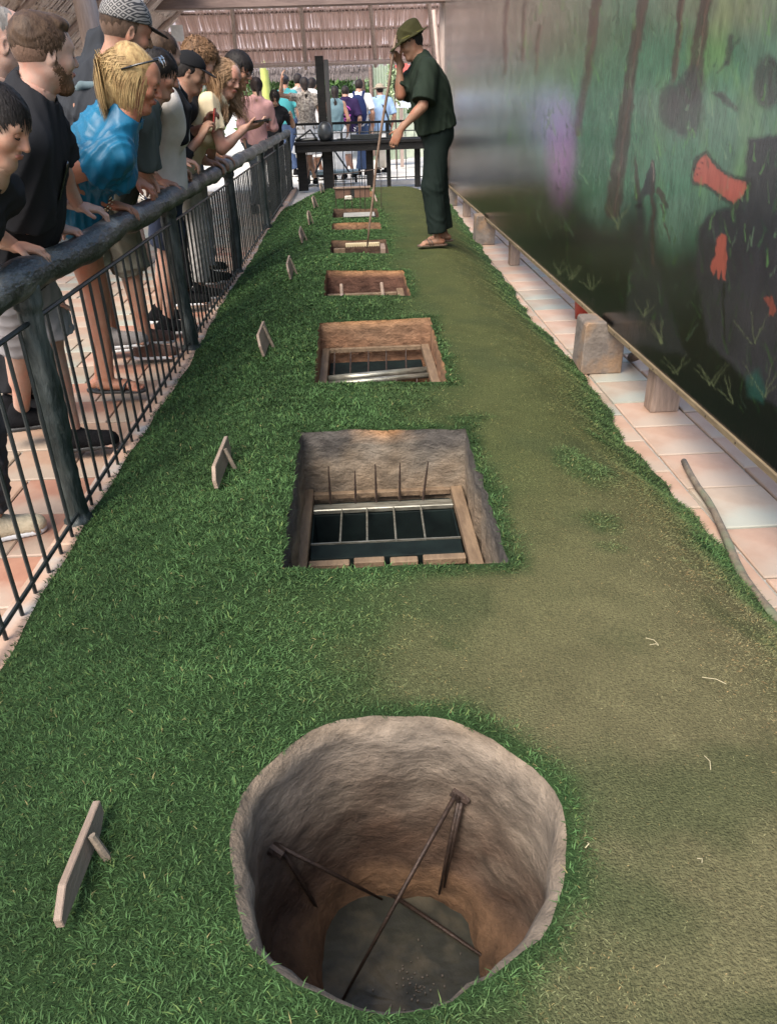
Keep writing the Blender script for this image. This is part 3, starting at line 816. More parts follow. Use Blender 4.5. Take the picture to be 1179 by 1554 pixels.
# ------------------------------------------------------------------ sign stakes along the slope
m_sign = mat('sign_wood', (.30, .22, .16), (.21, .15, .11), rough=.65, scale=8, bump=.3, bscale=50, stretch=(3, .5, 3), c3=(.28, .22, .20), s3=4, t3=.56)
m_stake = mat('stake_wood', (.22, .17, .12), (.14, .11, .08), rough=.8, scale=18, bump=.5)
slabs = ((-.528, .80, 1.03, .060, 4, 'nearest slanted wooden sign slab, pale pinkish, left of the round pit'),
         (-.512, 2.37, 2.70, .080, 8, 'slanted wooden sign slab left of the plastered square pit'),
         (-.505, 3.93, 4.26, .12, 14, 'broad wooden sign slab left of the pit with shiny bars'),
         (-.495, 5.83, 6.17, .12, 12, 'wooden sign slab left of the shallow board-lined pit'),
         (-.500, 7.48, 7.80, .11, 14, 'dark-edged wooden sign slab left of the poked trap'),
         (-.490, 8.62, 8.86, .13, 6, 'upright pale wooden sign slab, fifth one along the slope beyond the poked trap'),
         (-.480, 9.85, 10.2, .13, 12, 'far narrow wooden sign slab left of the pit with the pale plate'),
         (-.455, 11.6, 11.9, .12, 10, 'farthest wooden sign slab, near the raised lid'))
for x, y0, y1, h, tilt, lab in slabs:
    c = (x, (y0 + y1) / 2, float(hz(x, (y0 + y1) / 2)))
    e = empty('wooden_sign', c, lab, 'sign', 'wooden signs along the turf slope')
    rot = Matrix.Rotation(R(-tilt), 3, 'Y') @ Matrix.Rotation(R(random.uniform(-3, 3)), 3, 'X')
    bb = bmesh.new(); t = .007
    prof = [(y0 - c[1] + .0, .018), (y1 - c[1] - .035, .012), (y1 - c[1], .030), (y1 - c[1], h), (y0 - c[1] + .045, h + .004), (y0 - c[1], h * .62)]
    va = [[bb.verts.new(rot @ Vector((sx * t, py, pz)) + Vector(c)) for py, pz in prof] for sx in (-1, 1)]
    bb.faces.new(va[0]); bb.faces.new(list(reversed(va[1])))
    for k in range(6): bb.faces.new((va[0][k], va[1][k], va[1][(k + 1) % 6], va[0][(k + 1) % 6]))
    bmesh.ops.bevel(bb, geom=list(bb.edges), offset=.0018, segments=1, affect='EDGES')
    mb = MB(); mb.bm.free(); mb.bm = bb; mb.build('slab', m_sign, e)
    sy = c[1] + .02
    p0 = Vector((c[0] + .045, sy, float(hz(c[0] + .045, sy)) - .04)); p1 = Vector(c) + rot @ Vector((.018, .03, h * 1.02))
    MB().tube([p0, (p0 + p1) / 2, p1], [.009, .008, .007], 7, wob=.1).build('stake', m_stake, e)

# ------------------------------------------------------------------ traps in the pits
m_rod = mat('rusty_rod', (.060, .038, .028), (.030, .020, .016), rough=.55, scale=60, bump=.3, metal=.5)
m_tank = mat('tank_paint', (.010, .016, .015), (.006, .009, .009), rough=.7, spec=.06, scale=9, bump=.15)
m_strip = mat('worn_metal', (.34, .33, .27), (.14, .13, .10), rough=.35, scale=14, metal=.6, stretch=(1, 5, 5))
m_tfr = mat('trap_timber', (.20, .135, .08), (.12, .078, .046), rough=.75, scale=9, bump=.4, stretch=(3, .6, 3))
t = empty('rod_trap', (0.02, .94, .0), 'crossing rusty iron rods pivoting inside the round pit', 'trap')
for a, b in (((-.222, 1.088, .092), (-.012, 1.135, -.17)), ((.160, 1.182, .105), (-.103, .945, -.218)), ((-.004, 1.19, -.215), (.236, .985, -.21)), ((.166, 1.178, .085), (.120, 1.14, -.17)), ((-.218, 1.092, .085), (-.150, 1.12, -.20)), ((.172, 1.172, .09), (.132, 1.15, -.16))):
    MB().tube([a, ((a[0] + b[0]) / 2, (a[1] + b[1]) / 2, (a[2] + b[2]) / 2 + .002), b], [.0055, .005, .003], 7).build('rod', m_rod, t, True)
for p in ((-.232, 1.085, .092), (.166, 1.188, .10)):
    e = MB().tube([(p[0] - .012, p[1] + .006, p[2] + .004), (p[0] + .022, p[1] - .012, p[2] - .012)], [.013, .011], 8).build('socket', m_rod, t)
    MB().tube([(p[0] - .004, p[1] - .018, p[2]), (p[0] + .006, p[1] + .018, p[2])], .006, 6).build('pin', m_rod, e)

t = empty('spike_trap', (.06, 2.5, .03), 'timber-framed trap with dark iron box and a row of upright spikes in the plastered pit', 'trap', 'box traps set in the square pits')
MB().box((-.258, 2.17, .025), (-.220, 2.805, .060), .003).build('frame_plank', m_tfr, t)
MB().box((.332, 2.17, .025), (.378, 2.785, .060), .003).build('frame_plank', m_tfr, t)
MB().box((-.219, 2.765, .028), (.331, 2.79, .052), .002).build('frame_plank', m_tfr, t)
for x0, x1 in ((-.215, -.075), (-.060, .045), (.065, .160), (.178, .325)):
    MB().box((x0, 2.238, .026), (x1, 2.272, .050 + random.uniform(-.004, .004)), .003).build('block', m_tfr, t)
MB().box((-.214, 2.296, -.14), (.326, 2.392, .040), .004).build('iron_box', m_tank, t)
MB().box((-.216, 2.655, -.14), (.328, 2.76, .016), .003).build('iron_box', m_tank, t); MB().box((-.212, 2.3925, -.16), (.324, 2.6545, -.12)).build('dark_gap_floor', m_tank, t)  # black floor added under the rods, standing in for shade in the gap
for x0 in (-.219, .322): MB().box((x0, 2.3925, -.12), (x0 + .007, 2.6545, .02)).build('box_side', m_tank, t)  # black sides added to darken the same gap
MB().box((-.214, 2.3935, .036), (.326, 2.400, .043)).build('lip', m_strip, t)
MB().box((-.218, 2.655, .020), (.331, 2.705, .040), .003).build('crossbar', m_strip, t)
for k, x in enumerate((-.150, -.052, .030, .122, .212)):
    dx = (0.0, .004, .002, .006, .026)[k]
    MB().tube([(x, 2.70, .02), (x + dx * .5, 2.715, .11), (x + dx, 2.725, .195 - .025 * (k == 1))], [.0055, .005, .0025], 6).build('spike', m_rod, t)
    MB().box((x - .006, 2.735, .040), (x + .006, 2.755, .062)).build('clip', m_tfr, t)
for x in (-.110, -.012, .092, .198): MB().tube([(x, 2.39, .040), (x + .004, 2.66, .036)], .0040, 6).build('cross_rod', m_strip, t)

t = empty('bar_trap', (.09, 4.1, .14), 'trap of shiny worn bars and thin spikes in a wooden frame, second square pit', 'trap', 'box traps set in the square pits')
MB().box((-.232, 3.75, .12), (-.190, 4.49, .150), .003).build('frame_plank', m_tfr, t)
MB().box((.352, 3.72, .12), (.398, 4.48, .155), .003).build('frame_plank', m_tfr, t)
MB().box((-.189, 4.462, .125), (.351, 4.49, .150), .002).build('frame_plank', m_tfr, t)
MB().box((-.19, 4.24, .02), (.35, 4.44, .075), .004).build('iron_box', m_tank, t)
for (ya, yb, r_) in ((4.02, 4.09, .020), (3.93, 4.00, .016)):
    MB().tube([(-.188, ya, .115), (.08, (ya + yb) / 2, .118), (.35, yb, .120)], r_, 10).build('roller', m_strip, t, True)
for k, x in enumerate((-.16, -.07, .03, .13, .24)):
    MB().tube([(x, 4.10, .10), (x + .006, 4.22, .16), (x + .008, 4.24, .20)], [.005, .0045, .0025], 6).build('spike', m_rod, t)
    MB().tube([(x + .04, 3.86, .06), (x + .045, 3.92, .13)], .004, 6).build('spike', m_rod, t)

t = empty('peg_trap', (.05, 5.7, .13), 'plain wooden frame with two pale pegs in the board-lined pit', 'trap', 'box traps set in the square pits')
MB().box((-.235, 5.79, .150), (.28, 5.83, .172), .003).build('frame_plank', m_tfr, t)
MB().box((.283, 5.45, .145), (.333, 5.93, .175), .003).build('frame_plank', m_tfr, t)
for x, dy in ((-.125, .0), (.175, -.06)): MB().tube([(x, 5.66 + dy, .145), (x - .004, 5.87, .225)], .013, 8).build('peg', m_sign, t)

m_bamboo = mat('bamboo', (.62, .52, .33), (.48, .38, .22), rough=.5, scale=9, bump=.2, stretch=(.6, 3, 3))
t = empty('slat_trap', (.05, 7.2, .25), 'pale slatted bamboo bar over a dark wooden box, under the stick tip', 'trap', 'box traps set in the square pits')
MB().box((-.10, 7.16, .285), (.205, 7.22, .310), .004).build('beam', m_bamboo, t)
for k in range(14): MB().box((-.095 + k * .0215, 7.153, .283), (-.083 + k * .0215, 7.158, .313)).build('slat', m_bamboo, t)
MB().box((-.205, 7.165, .12), (-.105, 7.21, .27), .003).build('box_side', m_tfr, t)
MB().box((.207, 6.98, .12), (.25, 7.25, .29), .003).build('box_side', m_wleg, t)
for k in range(5): MB().tube([(-.07 + k * .055, 7.05, .14), (-.07 + k * .055, 7.10, .25)], .006, 6).build('spike', m_rod, t)

t = empty('plate_trap', (.06, 9.3, .30), 'wire rack of thin rods rising over a pale plate at the far pit', 'trap')
MB().box((-.13, 9.0, .296), (.215, 9.30, .308), .003).build('plate', mat('pale_plate', (.34, .33, .29), rough=.5, scale=6), t)
MB().box((-.14, 8.99, .26), (.225, 9.31, .294)).build('plate_frame', m_tank, t)
tops = [on_y(px, py, 9.55) for px, py in ((506, 264), (520, 263), (532, 262), (545, 260), (553, 259), (566, 257), (579, 255))]
MB().tube([tuple(p) for p in tops], .006, 6).build('top_rod', m_rod, t)
for p in tops: MB().tube([tuple(p), (p[0] * .93, 9.48, .30)], .0045, 6).build('upright', m_rod, t)
t = empty('raised_lid', (0, 10.82, .30), 'raised reddish wooden lid with plank top at the far end of the turf', 'lid')
z1 = on_y(520, 286, 10.8)[2]
m_lid = mat('lid_wood', (.16, .085, .055), (.10, .05, .035), rough=.7, scale=8, bump=.3, stretch=(3, 3, .6))
for x0, x1 in ((-.245, -.05), (.0, .20)): MB().box((x0, 10.80, .29), (x1, 10.825, z1)).build('lid_panel', m_lid, t)
MB().box((-.05, 10.806, .30), (0, 10.82, z1)).build('hinge_strap', m_iron, t)
MB().box((-.27, 10.78, z1 + .001), (.215, 10.86, z1 + .022), .003).build('lid_top', m_wleg, t)
tag(MB().box((-.13, 10.60, .30), (-.03, 10.66, .345), .012, jit=.012).build('stone', mat('pale_stone', (.6, .55, .46), rough=.8, scale=9, bump=.4)), 'pale stone lying on the turf before the raised lid', 'stone')
tag(MB().tube([(.275, 10.3, .30), (.235, 10.7, .40)], .012, 7).build('peg', m_sign), 'thin pale peg leaning beside the raised lid', 'peg')
for k, (px, py, a, L_) in enumerate(((1000, 975, 2.2, .035), (1104, 1030, 2.6, .05), (1078, 1170, 1.5, .035), (1000, 976, 2.9, .02), (888, 1288, 1.0, .012), (1065, 1310, 2.0, .010))):
    p = on_z(px, py, .318); z_ = float(hz(p[0], p[1])) + .014
    d_ = Vector((math.cos(a), math.sin(a), 0)) * L_
    tag(MB().tube([(p[0], p[1], z_), (p[0] + d_.x * .5 + .004, p[1] + d_.y * .5, z_ + .004), (p[0] + d_.x, p[1] + d_.y, z_)], .0008, 5).build('straw', mat('straw', (.42, .36, .22), rough=.7)),
        ('pale bent straw on the worn turf right of the round pit', 'long pale straw near the right edge of the turf', 'curled pale straw on the worn turf, low right', 'tiny straw end beside the bent straw', 'tiny pale chip on the turf right of the pit rim', 'pale chip low on the worn turf')[k], 'straw', 'bits of straw on the turf')
# ------------------------------------------------------------------ thatched shed roof
m_thatch = mat('thatch_leaf', (.74, .62, .57), (.54, .43, .39), rough=.8, scale=30, bump=.3, stretch=(6, 6, 1.2), c3=(.80, .70, .65), s3=5, t3=.56)
m_thatchb = mat('thatch_mass', (.34, .25, .20), (.20, .14, .11), rough=.9, scale=22, bump=.8, bscale=60)
m_pole = mat('roof_pole', (.42, .32, .27), (.30, .22, .19), rough=.6, scale=8, bump=.25, stretch=(4, 4, .8))
m_beam = mat('tie_beam', (.20, .135, .11), (.13, .085, .07), rough=.6, scale=6, bump=.25, stretch=(.5, 4, 4))
roof = empty('thatched_roof', (-.5, 12, 2.0), 'thatched palm-leaf roof with poles and a brown tie beam over the far half of the shed', 'roof')
SL = .70
def z_left(x): return 1.93 + SL * (x + 3.7)
def z_hip(y): return 2.04 + SL * (15.6 - y)
ZR = 3.05
xl_r = -3.7 + (ZR - 1.93) / SL; yr = 15.6 - (ZR - 2.04) / SL; XR0 = 2.9; xr_r = XR0 - (ZR - 1.93) / SL
NY = 6.2


def slab(b, quad_, t=.12):
    q = [Vector(p) for p in quad_]; n = (q[1] - q[0]).cross(q[2] - q[0]).normalized()
    if n.z < 0: n = -n
    lo = [b.bm.verts.new(p + n * .03) for p in q]; hi = [b.bm.verts.new(p + n * (.03 + t)) for p in q]
    b.bm.faces.new(lo); b.bm.faces.new(list(reversed(hi)))
    for k in range(len(q)): b.bm.faces.new((lo[k], lo[(k + 1) % len(q)], hi[(k + 1) % len(q)], hi[k]))

b = MB(); slab(b, [(-3.7, NY, 1.93), (-3.7, 15.7, 1.93), (xl_r, yr, ZR), (xl_r, NY, ZR)]); b.build('thatch_mass', m_thatchb, roof)
def leaky(name, c1, c2, k, **kw):
    m = mat(name, c1, c2, **kw); n, l = m.node_tree.nodes, m.node_tree.links; b = n['Principled BSDF']; t_ = n.new('ShaderNodeBsdfTranslucent'); t_.inputs[0].default_value = (*c1, 1)
    mx = n.new('ShaderNodeMixShader'); mx.inputs[0].default_value = k; l.new(b.outputs[0], mx.inputs[1]); l.new(t_.outputs[0], mx.inputs[2]); l.new(mx.outputs[0], n['Material Output'].inputs[0]); return m
m_sheet = leaky('dry_leaf_sheet', (.78, .64, .58), (.58, .45, .40), .78, rough=.9, scale=22, bump=.5)
m_leafs = leaky('dry_leaf', (.78, .66, .61), (.56, .44, .40), .58, rough=.8, scale=30, bump=.3, stretch=(6, 6, 1.2))
b = MB(); b.quad((-3.6, 15.6, 2.07), (2.8, 15.6, 2.07), (xr_r, yr, ZR + .03), (xl_r, yr, ZR + .03)); b.build('thatch_mass', m_sheet, roof)


def thatch_course(org, across, down, width, length, step, parent, m, ragged=.08, name='thatch_course', lift=.0):
    """one course of palm leaves: folded strips hanging side by side"""
    across = Vector(across).normalized(); down = Vector(down).normalized(); nrm = across.cross(down).normalized()
    if nrm.z > 0: nrm = -nrm
    V, F = [], []
    for layer in range(2):
        x = 0
        while x < width:
            w = step * random.uniform(.6, 1.15); ln = length * random.uniform(.94, 1.0) + random.uniform(-ragged, ragged * .6)
            sk = random.uniform(-.12, .12); o = Vector(org) + across * x + nrm * (random.uniform(.0, .012) + layer * .012 + lift)
            i = len(V); fold = random.uniform(.004, .012)
            for s in (0, .5, 1):
                c = o + down * (ln * s) + across * (sk * ln * s * .5) + nrm * (.028 * s)
                ww = w * (.55 if s < 1 else random.uniform(.12, .35))
                V += [c - across * ww, c + nrm * fold, c + across * ww]
            for r_ in (0, 3):
                F += [(i + r_, i + r_ + 1, i + r_ + 4, i + r_ + 3), (i + r_ + 1, i + r_ + 2, i + r_ + 5, i + r_ + 4)]
            x += step * (.75 if layer == 0 else 1.1)
    o = link(name, np_mesh(name, np.array([tuple(v) for v in V]), np.array(F)), m, parent)
    return tag(o, kind='stuff')

dn = Vector((0, 1, -SL)).normalized()
for k in range(4):                                  # hip end, seen from inside
    s0 = .42 * k; y0 = 15.68 - (s0 + .46) * dn.y; z0 = z_hip(y0); xa = -3.6 + (z0 - 2.04) / SL; xb = 2.8 - (z0 - 2.04) / SL
    thatch_course((xa - .1, y0, z0 + .005), (1, 0, 0), dn, xb - xa + .2, .50, .038, roof, m_leafs, .05)
    MB().tube([(xa, y0 + .02, z0 - .035), ((xa + xb) / 2, y0 + .02, z0 - .045), (xb, y0 + .02, z0 - .035)], .017, 7).build('batten', m_pole if k % 2 else m_beam, roof)
for px in (253, 357, 463, 570, 660):
    a = on_y(px, 92, 15.55); q = on_y(px - 6, 14, 14.75)
    dx = (q[0] - a[0]) / .8 * 2.4
    MB().tube([(a[0], 15.66, z_hip(15.66) - .07), (a[0] + dx * .5, 14.4, z_hip(14.4) - .07), (a[0] + dx, 13.2, z_hip(13.2) - .07)], [.032, .034, .036], 8).build('rafter', m_pole, roof)
dl = Vector((-1, 0, -SL)).normalized()
for k in range(4):                                  # left slope
    s0 = .44 * k; x0 = -3.78 + (s0 + .48) * -dl.x; z0 = z_left(x0)
    thatch_course((x0, 6.2, z0 + .005), (0, 1, 0), dl, 9.4 - .5 * k, .52, .05, roof, m_thatch, .06)
    MB().tube([(x0 - .02, 6.1, z0 - .04), (x0 - .02, 15.3 - .5 * k, z0 - .04)], .020, 7).build('batten', m_pole, roof)
for yv in (7.2, 8.9, 10.6, 12.3, 14.0):
    MB().tube([(-3.75, yv, z_left(-3.75) - .08), (-2.15, yv, z_left(-2.15) - .08)], [.034, .036], 8).build('rafter', m_pole, roof)
zb = on_y(470, 9, 13.0)[2]
MB().box((-3.2, 12.9, zb), (2.0, 13.1, zb + .24), .01).build('tie_beam', m_beam, roof)
MB().tube([(-3.6, 15.35, 1.98), (0, 15.35, 1.985), (2.8, 15.35, 1.98)], .035, 8).build('eave_pole', m_pole, roof)
m_logpost = mat('pale_log', (.46, .36, .31), (.33, .25, .21), rough=.6, scale=7, bump=.3, stretch=(4, 4, .6))
def log_post(x, y, r, z1, lab, m=None, dx=0.0):
    o = MB().tube([(x + dx * k, y, z1 * k) for k in np.linspace(0, 1, 7)], [r * (1.06 - .1 * k) for k in np.linspace(0, 1, 7)], 12, wob=.03).build('roof_post', m or m_logpost, None, True)
    return tag(o, lab, 'post', 'posts that carry the roof')
p = on_y(144, 60, 8.4); log_post(p[0] + .05, 8.4, .105, 2.95, 'pale log roof post behind the visitor in the patterned cap', dx=-.10)
p = on_y(214, 20, 11.0); log_post(p[0], 11.0, .085, 3.0, 'slimmer roof post beyond the patterned cap', m_beam, dx=-.06)
p = on_y(674, 60, 13.2); log_post(p[0], 13.2, .07, 3.4, 'grey-brown roof post at the far end of the board')
pb = on_y(668, 120, 12.6); pt_ = on_y(658, 14, 12.6)
tag(MB().tube([(pb[0] + .07, 12.6, .3), tuple(pb), tuple(pt_)], .03, 8).build('bamboo_pole', m_pole, None, True), 'pale bamboo pole leaning behind the ranger', 'pole')
# hanging picture panel and notice
m_pic = mat('blue_picture', (.62, .72, .82), (.50, .62, .76), rough=.3, scale=1.5, c3=(.16, .18, .20), s3=2.6, t3=.62)
e = empty('picture_panel', tuple(on_y(170, 40, 8.0)), 'tilted pale blue picture panel hanging under the thatch beside the patterned cap', 'panel')
q = [on_y(*c_, 8.0) for c_ in ((141, 70), (182, 78), (222, -14), (176, -18))]
b = MB(); v0 = [b.bm.verts.new(tuple(p)) for p in q]; v1 = [b.bm.verts.new((p[0], p[1] + .02, p[2])) for p in q]
b.bm.faces.new(v0); b.bm.faces.new(list(reversed(v1)))
for k in range(4): b.bm.faces.new((v0[k], v1[k], v1[(k + 1) % 4], v0[(k + 1) % 4]))
b.build('sheet', m_pic, e)
b = MB()
for k in range(4): b.tube([tuple(q[k]), tuple(q[(k + 1) % 4])], .011, 6)
b.build('frame', mat('white_frame', (.75, .74, .72), rough=.5), e)
p = on_y(270, 49, 13.6)
tag(MB().box((p[0] - .10, 13.6, p[2] - .11), (p[0] + .08, 13.62, p[2] + .10), .003).build('notice', mat('white_card', (.78, .77, .74), rough=.6)), 'small white notice under the thatch above the backpack man', 'notice')

# ------------------------------------------------------------------ counter, rail and posts at the far end
m_cnt = mat('dark_timber', (.020, .019, .018), (.011, .011, .011), rough=.7, spec=.12, scale=7, bump=.2, stretch=(.6, 4, 4))
TY = 15.0
tb = empty('display_counter', (0.05, TY, 0), 'long dark display counter across the far end, on square legs', 'counter')
MB().box((-1.0, TY - .32, .755), (1.30, TY + .52, .80), .004).build('counter_top', m_cnt, tb)
MB().box((-.99, TY - .29, .640), (1.28, TY - .24, .752), .003).build('apron', m_cnt, tb)
for x0, w in ((-.99, .17), (-.54, .19), (.235, .13), (.60, .07), (1.1, .1)):
    MB().box((x0, TY + .004, 0), (x0 + w, TY + .11, .638), .004).build('leg', m_cnt, tb)
rl = empty('hand_railing', (0, TY + .62, 0), 'thin iron railing with upright bars behind the counter', 'railing')
MB().box((-1.05, TY + .60, 1.035), (2.0, TY + .66, 1.075), .003).build('top_rail', m_cnt, rl)
for zr in (.90, .12): MB().tube([(-1.05, TY + .63, zr), (2.0, TY + .63, zr)], .010, 6).build('rail', m_iron, rl)
ref = None
for k in range(19):
    x = -1.0 + .165 * k
    if ref is None: ref = MB().tube([(x, TY + .63, .0), (x, TY + .63, 1.035)], .008, 6).build('bar', m_iron, rl)
    else:
        o = ref.copy(); COL.objects.link(o); o.location.x += .165 * k
for x in (-.44, .62): MB().box((x, TY + .605, 0), (x + .07, TY + .655, 1.033)).build('rail_post', m_cnt, rl)
cp = empty('square_post', (-.47, TY + .25, 0), 'tall square post of two dark boards standing at the counter', 'post')
MB().box((-.555, TY - .03, .802), (-.415, TY + .03, 2.085), .005).build('board', m_cnt, cp)
MB().box((-.412, TY - .025, .802), (-.335, TY + .08, 2.03), .005).build('side_board', mat('grey_timber', (.05, .048, .046), (.03, .03, .03), rough=.5, scale=6, stretch=(4, 4, .6)), cp)
b = MB().lathe((-.455, TY - .17, .80), [(.06, 0), (.10, .03), (.128, .10), (.13, .17), (.11, .24), (.07, .29), (.03, .31)], 20)
tag(b.build('shell_case', mat('bomb_metal', (.05, .055, .06), (.03, .034, .036), rough=.35, metal=.4), None, True), 'dark round bomb-shaped case standing on the counter in front of the post', 'bomb case')
tag(MB().box((-.03, TY + .03, .802), (.48, TY + .26, .88), .006).build('flat_case', m_iron), 'long flat black case on the counter', 'case')
kx = empty('small_box', (.60, TY + .1, .80), 'small white-sided dark box beside the flat case on the counter', 'box')
MB().box((.50, TY + .05, .802), (.70, TY + .2, .90), .004).build('case', m_iron, kx); MB().box((.515, TY + .040, .825), (.60, TY + .048, .885)).build('label_plate', mat('white_card', (.7, .7, .7)), kx)
tag(MB().box((-.20, TY + .02, .802), (-.16, TY + .1, .92), .003).box((-.26, TY + .02, .802), (-.10, TY + .1, .83), .003).build('clamp', m_iron), 'small dark clamp standing between the bomb case and flat case', 'clamp')
tag(MB().tube([(-1.0, TY + .1, .82), (-.85, TY + .1, .90), (-.72, TY + .08, .98), (-.62, TY + .06, .84)], .018, 7).tube([(-.98, TY + .16, .815), (-.60, TY + .12, .83)], .03, 7).build('bent_scrap', m_iron), 'bent dark scrap metal at the left end of the counter', 'scrap metal')
bn = empty('low_bench', (-.35, TY + 1.3, 0), 'low blue-grey bench seen under the counter', 'bench')
MB().box((-.95, TY + 1.2, .16), (.10, TY + 1.6, .22), .006).build('seat', mat('blue_grey_paint', (.22, .30, .34), rough=.5), bn)
for x in (-.9, .02): MB().box((x, TY + 1.25, 0), (x + .05, TY + 1.55, .16)).build('leg', m_cnt, bn)
for x0, x1 in ((-.72, -.50), (-.08, -.36)):
    tag(MB().tube([(x0, TY + .9, .22), (x1, TY + .8, .64)], .016, 6).build('strut', m_iron), 'slanting thin strut under the counter, %s of the post' % ('left' if x0 < -.5 else 'right'), 'strut')
MB_ = MB().box((.25, TY + .45, 0), (2.4, TY + .59, .09), .01).build('far_kerb', mat('pale_kerb', (.75, .70, .66), rough=.7, scale=6, bump=.2)); tag(MB_, kind='structure')

# ------------------------------------------------------------------ beyond: second roof, wall panel, stall sign, trees
r2 = empty('second_roof', (-.6, 22, 1.9), 'dark thatched roof of a second shelter beyond the counter', 'roof')
m_th2 = mat('grey_thatch', (.20, .165, .155), (.11, .09, .088), rough=.9, scale=18, bump=.6, stretch=(5, 5, 1))
b = MB(); slab(b, [(-2.4, 22.1, 2.02), (1.05, 22.1, 2.02), (1.05, 25, 3.6), (-2.4, 25, 3.6)]); slab(b, [(-2.4, 27.9, 2.02), (1.05, 27.9, 2.02), (1.05, 25, 3.6), (-2.4, 25, 3.6)]); b.build('thatch_mass', m_th2, r2)
thatch_course((-2.4, 22.0, 2.10), (1, 0, 0), (0, -.15, -1), 3.45, .26, .05, r2, m_th2, .05)
thatch_course((-2.4, 21.98, 2.32), (1, 0, 0), (0, -.15, -1), 3.45, .30, .05, r2, m_th2, .05)
for x in (-2.3, .98): MB().tube([(x, 22.6, 0), (x, 22.6, 2.35)], .07, 10).build('post', m_beam, r2)
p = on_y(403, 130, 20.0)
log_post(p[0], 20.0, .095, 2.5, 'yellow-green painted post beyond the pink-shirted visitor', mat('yellow_green_paint', (.42, .46, .12), (.34, .38, .10), rough=.5))
gp = empty('screen_panel', (.9, 20.6, 0), 'grey-green bamboo screen panel beyond the counter', 'screen')
for k in range(13):
    MB().box((.50 + .065 * k, 20.6, .1), (.557 + .065 * k, 20.63, 2.5 + random.uniform(-.02, .02)), .004).build('slat', mat('screen_bamboo', (.30, .36, .26), (.22, .28, .2), rough=.6, scale=5, stretch=(4, 4, .7)), gp)
MB().tube([(.52, 20.57, .2), (.50, 20.57, 2.6)], .045, 8).build('post', m_beam, gp)
sg = empty('stall_sign', (1.4, 19.5, 0), 'red and white stall banner behind the ranger', 'banner')
MB().box((1.02, 19.5, 1.62), (1.95, 19.53, 2.35), .004).build('red_band', mat('red_banner', (.62, .13, .11), rough=.6), sg)
MB().box((1.02, 19.5, 1.22), (1.95, 19.53, 1.615), .004).build('white_band', mat('white_banner', (.72, .75, .78), (.6, .66, .74), rough=.6, scale=12), sg)
for x in (1.1, 1.8): MB().box((x, 19.51, 0), (x + .08, 19.55, 1.22)).build('leg', m_pole, sg)
MB().box((1.22, 19.56, .2), (1.75, 19.62, 1.1)).build('back_board', mat('pale_green', (.5, .55, .42), rough=.7), sg)


def leaves(name, c, r, n, size, col, parent, seed=0, flat=1.0):
    g = np.random.default_rng(seed)
    u = g.normal(0, 1, (n, 3)); u /= np.linalg.norm(u, axis=1, keepdims=True)
    cl = g.normal(0, 1, (14, 3)); cl /= np.linalg.norm(cl, axis=1, keepdims=True); cl = cl * g.uniform(.35, .95, (14, 1))
    ci = g.integers(0, 14, n)
    pos = np.array(c) + (cl[ci] + u * g.uniform(.1, .42, (n, 1))) * np.array(r)
    a = g.normal(0, 1, (n, 3)); a[:, 2] -= .4; a /= np.linalg.norm(a, axis=1, keepdims=True)
    bq = np.cross(a, g.normal(0, 1, (n, 3))); bq /= np.linalg.norm(bq, axis=1, keepdims=True)
    s = (size * g.uniform(.6, 1.4, n))[:, None]
    V = np.stack([pos - a * s, pos + bq * s * .42, pos + a * s, pos - bq * s * .42], 1).reshape(-1, 3); i0 = np.arange(n) * 4
    F = np.stack([i0, i0 + 1, i0 + 2, i0 + 3], 1)
    me = np_mesh(name, V, F); cc = np.array(col) * g.uniform(.55, 1.5, (n, 1)) * g.uniform(.7, 1.3, 14)[ci][:, None]; set_col(me, 'col', np.repeat(cc, 4, 0))
    if 'leaf' not in MATS: vcol_mat('leaf', rough=.45)
    return link(name, me, MATS['leaf'], parent)

tr = ((-2.6, 27, 1.4, 1.5, 'broad green bush beyond the second roof, far left'), (-1.2, 30, 1.9, 1.9, 'leafy tree beyond the second roof, left of the post'), (.4, 29, 1.6, 1.8, 'leafy tree seen right of the square post'),
      (2.2, 28, 1.9, 2.0, 'leafy tree behind the stall banner'), (-5.0, 24, 2.4, 2.6, 'big tree outside the left of the shed'), (-8.5, 14, 3.2, 2.8, 'wide tree left of the shed beyond the visitors'), (-9, 6, 3, 2.4, 'bushy tree at the left behind the nearest visitors'), (5.5, 30, 3, 3, 'tree far right behind the board'))
for i, (x, y, zc, r_, lab) in enumerate(tr):
    e = empty('leafy_tree', (x, y, 0), lab, 'tree', 'trees around the shed')
    leaves('crown', (x, y, zc + .2), (r_ * .9, r_ * .8, r_), 2600, .11, (.13, .24, .075), e, 40 + i)
    MB().tube([(x, y, -.03), (x + .1, y + .05, zc * .6), (x + .05, y, zc + .6)], [.12, .09, .04], 8).build('trunk', m_beam, e)
e = empty('potted_plant', (.98, 19.0, 0), 'white-green leafy plant climbing beside the banner', 'plant')
leaves('foliage', (.98, 19.0, 1.75), (.16, .16, .52), 420, .06, (.34, .42, .24), e, 77); MB().tube([(.98, 19, 0), (.98, 19, 2.2)], .018, 6).build('stem', m_beam, e)
# ------------------------------------------------------------------ figures: smooth implicit surfaces meshed with surface nets
def U(v): v = np.asarray(v, float); return v / (np.linalg.norm(v) + 1e-12)


def cap(a, b, r1, r2=None, k=.02, ax=None, flat=1.0, clip=None, op='u'):
    return dict(t='c', a=np.array(a, float), b=np.array(b, float), r1=r1, r2=r1 if r2 is None else r2, k=k, ax=ax, flat=flat, clip=clip or [], op=op)


def ell(c, A, r, k=.02, clip=None, op='u'):
    return dict(t='e', c=np.array(c, float), A=np.array(A, float), r=np.array(r, float), k=k, clip=clip or [], op=op)


